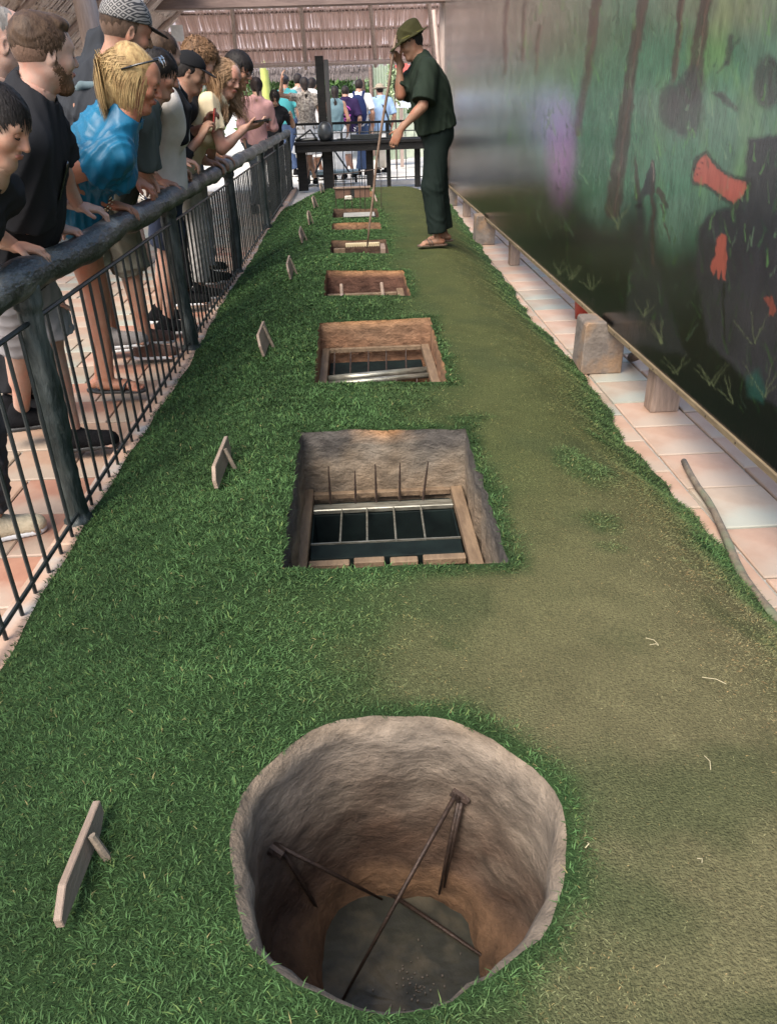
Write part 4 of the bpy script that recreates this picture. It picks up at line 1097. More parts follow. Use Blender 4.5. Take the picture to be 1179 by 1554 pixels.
def _bounds(p):
    if p['t'] == 'c':
        m = max(p['r1'], p['r2']); return np.minimum(p['a'], p['b']) - m, np.maximum(p['a'], p['b']) + m
    e = np.abs(p['A'].T) @ p['r']; return p['c'] - e, p['c'] + e


def _dist(p, X, Y, Z):
    if p['t'] == 'c':
        a, ab = p['a'], p['b'] - p['a']; L = ab @ ab + 1e-12
        x, y, z = X - a[0], Y - a[1], Z - a[2]
        h = np.clip((x * ab[0] + y * ab[1] + z * ab[2]) / L, 0, 1)
        x = x - h * ab[0]; y = y - h * ab[1]; z = z - h * ab[2]
        q = x * x + y * y + z * z
        if p['ax'] is not None:
            n = p['ax']; w = x * n[0] + y * n[1] + z * n[2]; q = q + w * w * (1 / p['flat'] ** 2 - 1)
        d = np.sqrt(q) - (p['r1'] + (p['r2'] - p['r1']) * h)
    else:
        c, A, r = p['c'], p['A'], p['r']
        x, y, z = X - c[0], Y - c[1], Z - c[2]
        l = [x * A[i][0] + y * A[i][1] + z * A[i][2] for i in range(3)]
        k0 = np.sqrt((l[0] / r[0]) ** 2 + (l[1] / r[1]) ** 2 + (l[2] / r[2]) ** 2)
        k1 = np.sqrt((l[0] / r[0] ** 2) ** 2 + (l[1] / r[1] ** 2) ** 2 + (l[2] / r[2] ** 2) ** 2) + 1e-9
        d = k0 * (k0 - 1) / k1
    for pt, n in p['clip']:
        d = np.maximum(d, (X - pt[0]) * n[0] + (Y - pt[1]) * n[1] + (Z - pt[2]) * n[2])
    return d


def solid(prims, h, clips=()):
    """mesh of the smooth union of prims on a grid of step h: (verts, quads)"""
    lo = np.min([_bounds(p)[0] for p in prims if p['op'] == 'u'], 0) - 3 * h; hi = np.max([_bounds(p)[1] for p in prims if p['op'] == 'u'], 0) + 3 * h
    n = np.ceil((hi - lo) / h).astype(int) + 1
    D = np.full(n, .08, np.float32)
    ax = [lo[i] + h * np.arange(n[i]) for i in range(3)]
    for p in prims:
        a, b = _bounds(p); m = .05 + p['k']
        i0 = np.clip(((a - m - lo) / h).astype(int), 0, n); i1 = np.clip(((b + m - lo) / h).astype(int) + 2, 0, n)
        if (i1 <= i0).any(): continue
        s = tuple(slice(i0[i], i1[i]) for i in range(3))
        d = _dist(p, ax[0][s[0]][:, None, None], ax[1][s[1]][None, :, None], ax[2][s[2]][None, None, :])
        B = D[s]; k = p['k']
        if p['op'] == 'u':
            q = np.maximum(k - np.abs(B - d), 0) / k; D[s] = np.minimum(B, d) - q * q * k * .25
        else:
            d = -d; q = np.maximum(k - np.abs(B - d), 0) / k; D[s] = np.maximum(B, d) + q * q * k * .25
    for pt, nn in clips:
        np.maximum(D, ((ax[0] - pt[0]) * nn[0])[:, None, None] + ((ax[1] - pt[1]) * nn[1])[None, :, None] + ((ax[2] - pt[2]) * nn[2])[None, None, :], out=D)
    s = D < 0
    c = np.zeros(n - 1, np.int8)
    for dx in (0, 1):
        for dy in (0, 1):
            for dz in (0, 1): c += s[dx:n[0] - 1 + dx, dy:n[1] - 1 + dy, dz:n[2] - 1 + dz]
    I, J, K = np.nonzero((c > 0) & (c < 8))
    idx = np.full(n - 1, -1, np.int32); idx[I, J, K] = np.arange(len(I))
    acc = np.zeros((len(I), 3)); cnt = np.zeros(len(I))
    co = [(dx, dy, dz) for dx in (0, 1) for dy in (0, 1) for dz in (0, 1)]
    val = {q: D[I + q[0], J + q[1], K + q[2]].astype(float) for q in co}
    for q in co:
        for axx in range(3):
            if q[axx] == 0:
                q2 = list(q); q2[axx] = 1; q2 = tuple(q2); d0, d1 = val[q], val[q2]
                m = (d0 < 0) != (d1 < 0); t = np.where(m, d0 / np.where(m, d0 - d1, 1), 0)
                pt = np.array(q, float)[None, :].repeat(len(I), 0); pt[:, axx] += t
                acc += pt * m[:, None]; cnt += m
    V = (np.stack([I, J, K], 1) + acc / cnt[:, None]) * h + lo
    Fs = []
    for axx in range(3):
        o1, o2 = (axx + 1) % 3, (axx + 2) % 3
        sl0 = [slice(1, None)] * 3; sl1 = [slice(1, None)] * 3
        sl0[axx] = slice(0, -1); sl1[axx] = slice(1, None)
        A_, B_ = s[tuple(sl0)], s[tuple(sl1)]
        e = np.stack(np.nonzero(A_ != B_), 1)
        if not len(e): continue
        ins = A_[tuple(e.T)]
        g = e.copy(); g[:, o1] += 1; g[:, o2] += 1
        def cell(a_, b_):
            w = g.copy(); w[:, o1] -= a_; w[:, o2] -= b_; return idx[w[:, 0], w[:, 1], w[:, 2]]
        ok = (g[:, o1] < n[o1] - 1) & (g[:, o2] < n[o2] - 1) & (g[:, axx] < n[axx] - 1)
        g = g[ok]; ins = ins[ok]
        q = np.stack([cell(1, 1), cell(0, 1), cell(0, 0), cell(1, 0)], 1)
        q = q[(q >= 0).all(1)] if not (q >= 0).all() else q
        if len(q) == len(ins): q = np.where(ins[:, None], q, q[:, ::-1])
        Fs.append(q)
    return V, np.concatenate(Fs)


def vnormals(V, F):
    d1 = V[F[:, 2]] - V[F[:, 0]]; d2 = V[F[:, 3]] - V[F[:, 1]]; fn = np.cross(d1, d2)
    N = np.zeros_like(V)
    for k in range(4): np.add.at(N, F[:, k], fn)
    return N / (np.linalg.norm(N, axis=1, keepdims=True) + 1e-12)


def folds(V, F, amp, seed, fine=1.25):
    """cloth creases: warped ridges"""
    g = np.random.default_rng(seed); n = 0
    for i in range(4):
        k = g.normal(0, 1, 3) * np.array([1, 1, .55]); k = k / np.linalg.norm(k) * g.uniform(22, 55) * fine; w = g.normal(0, 1, 3) * 9
        n = n + (1 - 2 * np.abs(np.sin(V @ k + 1.6 * np.sin(V @ w + g.uniform(0, 6)) + g.uniform(0, 6)))) * g.uniform(.5, 1) * (.5 + .5 * np.sin(V @ (g.normal(0, 1, 3) * 6) + g.uniform(0, 6)))
    return V + vnormals(V, F) * (amp * n * .5)[:, None]


def ik(S_, T, l1, l2, pole):
    d = T - S_; L = np.linalg.norm(d); L2 = min(L, (l1 + l2) * .998); u = d / (L + 1e-9); T = S_ + u * L2
    a = (l1 * l1 - l2 * l2 + L2 * L2) / (2 * L2); hh = math.sqrt(max(l1 * l1 - a * a, 0))
    p = np.asarray(pole, float); p = p - u * (p @ u); p = U(p)
    return S_ + u * a + p * hh, T


m_eyew = mat('eye_white', (.55, .52, .48), rough=.25); m_iris = mat('eye_iris', (.02, .014, .010), rough=.15)


SKINS = {}
def skin_mat(c):
    if c not in SKINS:
        SKINS[c] = mat('skin_%d' % len(SKINS), c, tuple(np.array(c) * np.array([.88, .82, .80])), rough=.55, scale=26, spec=.3, bump=.05, bscale=220, sss=.12, c3=tuple(np.array(c) * np.array([1.04, .80, .74])), s3=9, t3=.56)
    return SKINS[c]


def cloth_mat(name, c, rough=.9, sheen=0.0, c2=None, spec=.12):
    return mat(name, c, c2 or tuple(np.array(c) * .82), rough=rough, scale=6, bump=.12, bscale=520, sheen=sheen, spec=spec)


def hair_mat(name, c, c2):
    return mat(name, c, c2, rough=.55, scale=40, bump=.3, bscale=160, stretch=(1, 1, .35), spec=.18)


def hand_prims(W, d, n, side, s, curl, spread=1.0, thumb=(.55, .65, .25), r=.0088):
    """wrist W, finger direction d, palm normal n, side points to the thumb"""
    d, n, side = U(d), U(n), U(side); pr = [ell(W + d * .052 * s, [d, side, n], np.array([.056, .042, .0165]) * s, .012), cap(W - d * .04 * s, W + d * .03 * s, .026 * s, .030 * s, .015, ax=n, flat=.72)]
    for i, (off, L) in enumerate(((.031, .072), (.0105, .080), (-.0105, .074), (-.030, .060))):
        p = W + (d * .090 + side * off * 1.02 - d * .010 * (i == 3) - d * .004 * (i == 0)) * s; a = 0.0; dd = d + side * off * 1.6 * (spread - .6)
        dd = U(dd); rr = r * s * (1 - .06 * i * .5)
        p0 = p - dd * .03 * s
        pr.append(cap(p0, p, rr * 1.05, rr * 1.05, .006))
        for j, fr in enumerate((.46, .31, .23)):
            a += R(curl[j] * (1 + .10 * (i - 1.2)))
            v = dd * math.cos(a) + n * math.sin(a); q = p + v * L * fr * s
            pr.append(cap(p, q, rr * (1 - .07 * j), rr * (.95 - .08 * j), .003)); p = q
    p = W + (d * .022 + side * .030) * s; v = U(d * thumb[0] + side * thumb[1] + n * thumb[2])
    q = p + v * .046 * s; pr.append(cap(p, q, .0125 * s, .0105 * s, .010))
    v = U(v + d * .45 + n * .12); pr.append(cap(q, q + v * .034 * s, .0102 * s, .0085 * s, .004))
    return pr


def head_prims(C, A, s, fem=False, jaw=1.0, turn_ears=True):
    r, f, u = A
    P = lambda x, y, z: C + (r * x + f * y + u * z) * s
    E = lambda c, q, k, op='u', AA=None: ell(P(*c), AA if AA is not None else A, np.array(q) * s, k, op=op)
    j = jaw * (.92 if fem else 1.0)
    pr = [E((0, -.012, .038), (.073, .094, .080), .02), E((0, -.03, .015), (.069, .075, .072), .03), E((0, .040, .035), (.062, .050, .060), .03),
          cap(P(0, .028, -.028), P(0, .056, -.090), .060 * s * j, .030 * s * j, .03), E((0, .066, -.098), (.024 * j, .018, .018), .02),
          cap(P(-.046 * j, .005, -.045), P(-.020 * j, .055, -.088), .022 * s, .020 * s, .025), cap(P(.046 * j, .005, -.045), P(.020 * j, .055, -.088), .022 * s, .020 * s, .025),
          E((-.040, .062, -.020), (.024, .022, .022), .025), E((.040, .062, -.020), (.024, .022, .022), .025),
          cap(P(-.036, .076, .030), P(.036, .076, .030), .013 * s, .013 * s, .018),
          cap(P(0, .088, .022), P(0, .108, -.020), .0085 * s, .0125 * s, .012), E((-.013, .093, -.026), (.009, .010, .008), .008), E((.013, .093, -.026), (.009, .010, .008), .008),
          E((0, .084, -.054), (.024, .014, .013), .012),
          E((-.031, .096, .010), (.016, .014, .011), .010, 's'), E((.031, .096, .010), (.016, .014, .011), .010, 's'),
          cap(P(-.019, .101, -.052), P(.019, .101, -.052), .003 * s, .003 * s, .006, op='s')]
    for sx in (-1, 1):
        n = U(r * sx * .9 - f * .40); t = U(np.cross(u, n)); uu = u
        pr.append(ell(P(sx * .074, -.008, .002), [n, t, U(uu - f * .15)], np.array([.009, .018, .031]) * s, .006))
        pr.append(ell(P(sx * .083, -.002, .004), [n, t, uu], np.array([.007, .009, .017]) * s, .005, op='s'))
    return pr


def strands(C, A, s, n, L, colname, style, seed, lift=.006, width=.0022, hairline=None, whorl=(0, -.045, .12), gravity=.0, keep=None, wave=0.0, R0=(.079, .100, .088)):
    """ribbon strands combed over the scalp; returns verts and quads in world space"""
    g = np.random.default_rng(seed); R0 = np.array(R0); cz = np.array([0, -.012, .036])
    p = g.normal(0, 1, (n * 4, 3)); p /= np.linalg.norm(p, axis=1, keepdims=True); q = p * R0 + cz
    ok = hairline(q); q = q[ok][:n]; p = p[ok][:n]; n = len(q)
    wh = np.array(whorl)
    N = 7; step = (np.asarray(L) * g.uniform(.6, 1.2, n) / (N - 1))[:, None]
    pts = [q * (1 + .0 * p)]; v = q - wh; v += g.normal(0, .02, (n, 3))
    up = np.array([0, 0, 1.0])
    Wv = (np.array([A[0] @ np.array([0, 0, -1]), A[1] @ np.array([0, 0, -1]), A[2] @ np.array([0, 0, -1])]))
    ph = g.uniform(0, 6, n)
    for i in range(N - 1):
        x = pts[-1]; nrm = (x - cz) / R0 ** 2; nrm /= np.linalg.norm(nrm, axis=1, keepdims=True)
        d = v - nrm * (v * nrm).sum(1, keepdims=True); d /= np.linalg.norm(d, axis=1, keepdims=True) + 1e-9
        d = d + Wv * gravity * (i + 1) / N * 2 + nrm * lift * 8 * (1 if i < 2 else -.2)
        if style is not None: d = d + style(x, i)
        if wave: d = d + g.normal(0, wave, (n, 3)) * .4 + (np.sin(i * 1.9 + ph) * wave)[:, None] * np.cross(nrm, d)
        d /= np.linalg.norm(d, axis=1, keepdims=True)
        y = x + d * step
        e = np.linalg.norm((y - cz) / R0, axis=1, keepdims=True); y = np.where(e < 1.0, cz + (y - cz) / e, y)
        v = d; pts.append(y)
    pts = np.stack(pts, 1)
    tang = np.gradient(pts, axis=1); nr = (pts - cz) / R0 ** 2
    side = np.cross(tang, nr); side /= np.linalg.norm(side, axis=2, keepdims=True) + 1e-9
    w = (width * g.uniform(.6, 1.5, (n, 1, 1))) * np.array([.8, 1, 1, 1, .9, .7, .25])[None, :, None]
    a = pts - side * w; b = pts + side * w
    V = np.stack([a, b], 2).reshape(n, N * 2, 3); i0 = (np.arange(n) * N * 2)[:, None]
    k = np.arange(N - 1)[None, :] * 2
    F = np.stack([i0 + k, i0 + k + 1, i0 + k + 3, i0 + k + 2], 2).reshape(-1, 4)
    V = V.reshape(-1, 3) * s
    return C + V @ np.stack(A), F


def merge(parts):
    V, F, o = [], [], 0
    for v, f in parts: V.append(v); F.append(f + o); o += len(v)
    return np.concatenate(V), np.concatenate(F)


_pid = [0]


def person(label, head, look, pelvis, face, feet, hands, skin, hair=None, top=None, bottom=None, shoe=None, h=.008, fem=False, bw=1.0, belly=0.0, twist=0.0,
           s=None, floor=0.0, group='visitors leaning over the rail', roll=0.0, shrug=0.0, tall=None, neckfwd=.068, drop=.120, beard=None, jaw=1.0, key=None, headscale=1.0):
    _pid[0] += 1; sd = _pid[0] * 13
    Hc = np.array(head, float); up = np.array([0, 0, 1.0])
    fw = U((math.cos(R(face)), math.sin(R(face)), 0))
    lk = U(look)
    # scale from leg and torso reach
    px, py = pelvis[:2]
    if s is None:
        for s in np.arange(.80, 1.22, .005):
            nk = Hc - up * drop * s - fw * neckfwd * s; hd = math.hypot(nk[0] - px, nk[1] - py); tl = .555 * s
            hd2 = min(hd, tl * .80); pz = nk[2] - math.sqrt(tl * tl - hd2 * hd2)
            if pz - floor <= .962 * s: break
    nk = Hc - up * drop * s - fw * neckfwd * s
    hd = math.hypot(nk[0] - px, nk[1] - py); tl = .555 * s
    if hd > tl * .80: q = nk[:2] + (np.array([px, py]) - nk[:2]) / hd * tl * .80
    else: q = np.array([px, py])
    hd2 = min(hd, tl * .80); Pv = np.array([q[0], q[1], nk[2] - math.sqrt(tl * tl - hd2 * hd2)])
    u = U(nk - Pv); r = U(np.cross(fw, u)); f = U(np.cross(u, r))
    rs = U(r * math.cos(R(twist)) + f * math.sin(R(twist))); fs = U(np.cross(u, rs))
    # the spine bows a little
    mid = (Pv + nk) / 2 - f * .02 * s; chest = nk - u * .20 * s - f * .005
    hu = U(up * 1.0 + u * .3 - lk * (lk @ up)); hf = lk; hr = U(np.cross(hf, hu)); hu = U(np.cross(hr, hf))
    if roll: hr, hu = hr * math.cos(R(roll)) + hu * math.sin(R(roll)), hu * math.cos(R(roll)) - hr * math.sin(R(roll))
    HA = [hr, hf, hu]; hs = s * .935 * headscale; hs = max(hs, .86)
    sw = (.158 if fem else .178) * s * bw
    Sh = [nk - u * .075 * s + rs * sw * sx + u * shrug for sx in (-1, 1)]        # left (-), right (+)
    Hp = [Pv + r * .088 * s * sx for sx in (-1, 1)]
    B = bw * (0.90 if fem else 1.0)
    def torso(inf=0.0, k=.04, hips=True):
        fl = .70
        pr = [cap(mid, chest, (.128 + belly * .6) * s * B + inf, .158 * s * B + inf, k, f, fl), cap(Pv + u * .05 * s, mid, (.150 if fem else .140) * s * bw + belly * s * .5 + inf, (.118 if fem else .130) * s * B + belly * s + inf, k, f, .74),
              cap(Sh[0] + rs * .03 * s - u * .015, Sh[1] - rs * .03 * s - u * .015, .058 * s + inf, .058 * s + inf, k, fs, .9),
              cap(chest - rs * .07 * s, chest + rs * .07 * s, .105 * s * B + inf, .105 * s * B + inf, k, f, .86)]
        if belly: pr.append(ell(Pv + u * .16 * s + f * .05 * s, [r, f, u], np.array([.14, .10, .13]) * s * (1 + belly) + inf, k))
        for sx in (0, 1): pr.append(cap(nk + u * .005, Sh[sx] - rs * (.05 if sx else -.05) * s, .050 * s + inf * .7, .046 * s + inf * .7, k))
        if fem:
            for sx in (-1, 1): pr.append(ell(chest + rs * .068 * s * sx + fs * .088 * s - u * .035 * s, [rs, fs, u], np.array([.062, .055, .062]) * s + inf, .03))
        if hips:
            pr.append(cap(Hp[0], Hp[1], .098 * s * (1.08 if fem else 1) + inf, .098 * s * (1.08 if fem else 1) + inf, k, f, .95))
        return pr
    # limbs
    arms = []; hp_all = []
    for i, sx in enumerate((-1, 1)):
        hd_ = (hands or [None, None])[i] or {}
        Wt = np.array(hd_.get('w', Sh[i] - up * .50 * s + rs * sx * .06 + fw * .06), float)
        pole = hd_.get('pole', -fw * .8 + rs * sx * .5 - up * .3)
        El, Wt = ik(Sh[i], Wt, .292 * s, .255 * s, pole)
        arms.append((Sh[i], El, Wt))
        d = hd_.get('d', U(Wt - El)); n = np.array(hd_.get('n', -rs * sx), float); d = U(d); n = U(n - d * (n @ d))
        side = np.cross(n, d) * (-sx) * hd_.get('flip', 1)
        hp_all.append(hand_prims(Wt, d, n, side, s * .98, hd_.get('curl', (18, 22, 18)), thumb=hd_.get('thumb', (.6, .6, .25)), r=.0088 if h < .009 else .0105))
    legs = []
    for i in range(2):
        A_ = np.array([feet[i][0], feet[i][1], floor + feet[i][3] if len(feet[i]) > 3 else floor]) + up * .085 * s
        Kn, An = ik(Hp[i] - u * .02, A_, .432 * s, .425 * s, fw + .001 * r)
        legs.append((Hp[i], Kn, An, U((math.cos(R(feet[i][2])), math.sin(R(feet[i][2])), 0))))
    fleg = .95 if fem else 1.0
    body = torso() + head_prims(Hc, HA, hs, fem, jaw)
    body += [cap(Hc - hu * .055 * hs - hf * .020 * hs, nk - u * .015, .052 * s * (.86 if fem else 1.06), .060 * s * (.86 if fem else 1.06), .03)]
    for (a, b, c) in arms:
        ba = U(b - a)
        body += [cap(a, b, .050 * s * fleg * bw, .039 * s * fleg, .025), cap(b, c, .040 * s * fleg, .025 * s * fleg, .02), ell(b + (c - b) * .25, [U(c - b), U(np.cross(c - b, up + .01)), U(np.cross(c - b, np.cross(c - b, up + .01)))], np.array([.085, .043, .040]) * s * fleg, .02)]
    long_b = bottom and bottom.get('kind') in ('trousers',)
    for (a, b, c, d) in legs:
        body += [cap(a, b, .086 * s * (1.04 if fem else 1), .052 * s, .03), cap(b, c, .050 * s, .033 * s, .02), cap(b + (c - b) * .12 - d * .018, b + (c - b) * .52 - d * .012, .046 * s, .036 * s, .03)]
        body += [cap(c - up * .045 * s - d * .035 * s, c - up * .055 * s + d * .13 * s, .034 * s, .024 * s, .025, up, .9)]
        for t_ in range(5):
            lat = U(np.cross(d, up)); o = (t_ - 2) * .016 * s
            body.append(cap(c - up * .066 * s + d * .125 * s + lat * o, c - up * .068 * s + d * (.172 - .006 * abs(t_ - 1.5)) * s + lat * o * 1.1, .0105 * s, .009 * s, .006))
    root = empty('person', (Pv[0], Pv[1], floor), label, 'person', group)
    m_sk = skin_mat(tuple(skin))
    fine = min(h, .0042) if h < .009 else h
    if h < .009:
        ring = nk + (Hc - nk) * .30
        parts = [solid(body, h, [(ring, U(Hc - nk))]), solid(head_prims(Hc, HA, hs, fem, jaw) + [cap(Hc - hu * .055 * hs - hf * .020 * hs, nk - u * .03, .052 * s * (.86 if fem else 1.06), .061 * s * (.86 if fem else 1.06), .03)], .0045)]
        for hp in hp_all: parts.append(solid(hp, .0040))
        V, F = merge(parts)
    else:
        for hp in hp_all: body += hp
        V, F = solid(body, h)
    bo = link('body', np_mesh('body', V, F), m_sk, root, True)
    def P(x, y, z): return Hc + (hr * x + hf * y + hu * z) * hs
    info = dict(root=root, body=bo, P=P, HA=HA, Hc=Hc, hs=hs, s=s, nk=nk, u=u, r=r, f=f, rs=rs, fs=fs, Pv=Pv, chest=chest, Sh=Sh, arms=arms, legs=legs, mid=mid, fw=fw)
    # face pieces
    if h < .013:
        for sx in (-1, 1):
            e = MB().ell(P(sx * .031, .0755, .010), (.0125 * hs,) * 3, 10).build('eye', m_eyew, bo, True)
            MB().ell(P(sx * .031, .0822, .007), (.0062 * hs,) * 3, 8).build('iris', m_iris, e, True)
            lidp = [ell(P(sx * .031, .0755, .012), HA, np.array([.0148, .0146, .0135]) * hs, .004, clip=[(P(0, .079, .007 if lk[2] > -.2 else .001), -hu)])]
            v, ff = solid(lidp, .003); link('eyelid', np_mesh('eyelid', v, ff), m_sk, bo, True)
            bc = (hair or {}).get('brow', (hair or {}).get('c2', (.03, .02, .015)))
            MB().tube([tuple(P(sx * .013, .0905, .027)), tuple(P(sx * .030, .0925, .033)), tuple(P(sx * .048, .080, .028))], [.0035 * hs, .004 * hs, .002 * hs], 6).build('eyebrow', hair_mat('brow_%d' % sd, bc, tuple(np.array(bc) * .7)), bo, True)
        for sx in (-1, 1): MB().tube([tuple(P(sx * .018, .0875, .004)), tuple(P(sx * .031, .0905, .0005)), tuple(P(sx * .044, .0845, .004))], .0019 * hs, 5).build('eyelash', mat('lash', (.012, .009, .008), rough=.7), bo)
        lipc = tuple(np.clip(np.array(skin) * np.array([.92, .52, .50]), 0, 1))
        lm = mat('lips_%d' % sd, lipc, rough=.4)
        v, ff = solid([cap(P(-.019, .0925, -.053), P(.019, .0925, -.053), .0048 * hs, None, .006), ell(P(0, .0965, -.0485), HA, np.array([.016, .0045, .0042]) * hs, .006), ell(P(0, .0965, -.0575), HA, np.array([.014, .005, .005]) * hs, .006), cap(P(-.022, .106, -.053), P(.022, .106, -.053), .0022 * hs, None, .003, op='s')], .0026)
        link('lips', np_mesh('lips', v, ff), lm, bo, True)
    # hair
    if hair:
        k_ = hair.get('kind', 'short'); hm = hair_mat('hair_%d' % sd, hair['c1'], hair['c2']); t = hair.get('t', .010)
        fr = hair.get('front', .060)         # hairline height on the forehead
        # front plane slopes back towards the ears
        def hairline(q):
            x, y, z = q[:, 0], q[:, 1], q[:, 2]
            sd_ = hair.get('side', .012)
            line = np.interp(y, [-.11, -.06, -.02, .01, .03, .06, .09], [hair.get('nape', -.055), hair.get('nape', -.055) + .005, sd_ - .022, sd_, max(sd_ + .02, .045), fr, fr + .01])
            return z > line
        prs = [ell(P(0, -.014, .038), HA, np.array([.073 + t, .094 + t, .080 + t]) * hs, .01, clip=[(P(0, .068, fr), U(hf * .75 - hu * .66)), (P(0, 0, hair.get('nape', -.05)), -hu)]),
               ell(P(0, -.038, .012 + .6 * max(0, hair.get('nape', -.055) + .055)), HA, np.array([.070 + t * .8, .072 + t * .8, .075 + t]) * hs, .02, clip=[(P(0, .005, .0), U(hf * .9 - hu * .25)), (P(0, 0, hair.get('nape', -.05)), -hu)])]
        if hair.get('vol'):
            for q, rr in hair['vol']: prs.append(ell(P(*q), HA, np.array(rr) * hs, .02))
        if hair.get('extra'):
            for a, b, r1, r2 in hair['extra']: prs.append(cap(P(*a), P(*b), r1 * hs, r2 * hs, .02))
        v, ff = solid(prs, .005 if h < .009 else h * .8)
        g = np.random.default_rng(sd)
        v = folds(v, ff, hair.get('rough', .002), sd, 3.0)
        parts = [(v, ff)]
        if h < .0125 and hair.get('n', 900):
            parts.append(strands(Hc, HA, hs, hair.get('n', 900), hair.get('L', .05), None, hair.get('style'), sd, lift=hair.get('lift', .03), width=hair.get('w', .0022) * (1 if h < .009 else 1.6),
                                 hairline=hairline, gravity=hair.get('grav', .1), wave=hair.get('wave', .10), R0=(.073 + t, .094 + t, .081 + t), whorl=hair.get('whorl', (0, -.05, .12))))
        v, ff = merge(parts); link('hair', np_mesh('hair', v, ff), hm, root, True)
    if hair and hair.get('fade'):
        sh = [ell(P(0, -.012, .038), HA, np.array([.0755, .0965, .082]) * hs, .01, clip=[(P(0, .012, .0), U(hf * .9 - hu * .2)), (P(0, 0, -.052), -hu)]), ell(P(0, -.03, .015), HA, np.array([.0712, .0775, .074]) * hs, .03, clip=[(P(0, .008, .0), U(hf * .9 - hu * .2)), (P(0, 0, -.050), -hu)])]
        v, ff = solid(sh, .005); link('cropped_sides', np_mesh('cropped_sides', v, ff), hair_mat('fade_%d' % sd, hair['fade'], tuple(np.array(hair['fade']) * .75)), root, True)
    if beard:
        c1 = [(P(0, 0, -.030), U(hu - hf * .10)), (P(0, -.006, 0), -hf)]
        prs = [cap(P(0, .028, -.028), P(0, .056, -.090), .0625 * hs * jaw, .033 * hs * jaw, .03, clip=c1), ell(P(0, .066, -.098), HA, np.array([.027 * jaw, .021, .020]) * hs, .02),
               cap(P(-.046 * jaw, .005, -.045), P(-.020 * jaw, .055, -.088), .0245 * hs, .0225 * hs, .025, clip=c1), cap(P(.046 * jaw, .005, -.045), P(.020 * jaw, .055, -.088), .0245 * hs, .0225 * hs, .025, clip=c1),
               cap(P(-.062 * jaw, .006, .0), P(-.055 * jaw, .006, -.04), .010 * hs, .014 * hs, .012), cap(P(.062 * jaw, .006, .0), P(.055 * jaw, .006, -.04), .010 * hs, .014 * hs, .012),
               ell(P(0, .10, -.053), HA, np.array([.022, .02, .010]) * hs, .006, op='s')]
        v, ff = solid(prs, .004); g = np.random.default_rng(sd); v = v + vnormals(v, ff) * (g.normal(0, .0012, len(v)))[:, None]
        link('beard', np_mesh('beard', v, ff), hair_mat('beard_%d' % sd, beard, tuple(np.array(beard) * .6)), bo, True)
    # top
    if top:
        m = top['m']; inf = top.get('inf', .013); hem = top.get('hem', -.02); sl = top.get('sleeve', .62)
        hemp = Pv + u * hem * s
        prs = torso(inf + top.get('loose', 0)) + [cap(Pv + u * (hem - .06) * s, mid, (.152 + belly * .8) * s * bw + inf + top.get('flare', 0), .132 * s * B + belly * s + inf, .05, f, .78)]
        if sl > 0:
            for a, b, c in arms:
                if sl <= 1:
                    e = a + (b - a) * sl; prs.append(cap(a + (a - b) * .02, e + (b - a) * .1, .056 * s * bw + inf * .8, (.052 + top.get('cuff', .008)) * s * bw + inf * .8, .03, clip=[(e, U(b - a))]))
                else:
                    e = b + (c - b) * (sl - 1); prs.append(cap(a, b, .056 * s + inf * .8, .045 * s + inf * .8, .03)); prs.append(cap(b, e + (c - b) * .05, .046 * s + inf * .8, .036 * s + inf * .7, .03, clip=[(e, U(c - b))]))
        nr = top.get('neck', .062)
        prs.append(cap(nk + u * .026 * s + f * top.get('neckf', .012), nk + u * .25 * s + f * .06, nr * s, (nr + .05) * s, .012, op='s'))
        if top.get('collar'):
            prs.append(cap(nk - u * .01 * s, nk + u * .028 * s + f * .006, .072 * s, .066 * s, .012))
            prs.append(cap(nk + u * .02 * s + f * .02, nk + u * .2 * s + f * .05, .056 * s, .085 * s, .006, op='s'))
        v, ff = solid(prs, max(h, .007), [(hemp, -u)])
        v = folds(v, ff, top.get('fold', .0085), sd + 1)
        bt = link(top['name'], np_mesh(top['name'], v, ff), m, root, True); info['top'] = bt
    if bottom:
        m = bottom['m']; kind = bottom['kind']; inf = bottom.get('inf', .012); prs = [cap(Hp[0] + u * .02, Hp[1] + u * .02, .102 * s + inf, None, .04, f, .95), cap(Pv + u * .09 * s, Pv, .136 * s * bw + belly * s + inf, .150 * s * bw + inf, .04, f, .76)]
        clips = [(Pv + u * .11 * s, u)]
        if kind == 'skirt':
            zl = bottom['len']; c_ = (legs[0][1] + legs[1][1]) / 2; c2 = Pv + (c_ - Pv) * zl
            prs += [cap(Pv, c2, .16 * s, (.16 + bottom.get('flare', .10)) * s, .05, f, .85, clip=[(c2, U(c_ - Pv))])]
        else:
            zl = bottom['len']                       # 1 = knee, 2 = ankle
            for a, b, c, d in legs:
                w = bottom.get('wide', .010)
                if zl <= 1:
                    e = a + (b - a) * zl; prs.append(cap(a, e + (b - a) * .1, .090 * s + inf, .074 * s + inf + w, .035, clip=[(e, U(b - a))]))
                else:
                    e = b + (c - b) * (zl - 1); prs.append(cap(a, b, .090 * s + inf, .062 * s + inf + w, .035)); prs.append(cap(b, e + (c - b) * .04, .060 * s + inf + w, .046 * s + inf + w, .03, clip=[(e, U(c - b))]))
        v, ff = solid(prs, max(h, .007), clips); v = folds(v, ff, bottom.get('fold', .008), sd + 2)
        info['bottom'] = link(bottom['name'], np_mesh(bottom['name'], v, ff), m, root, True)
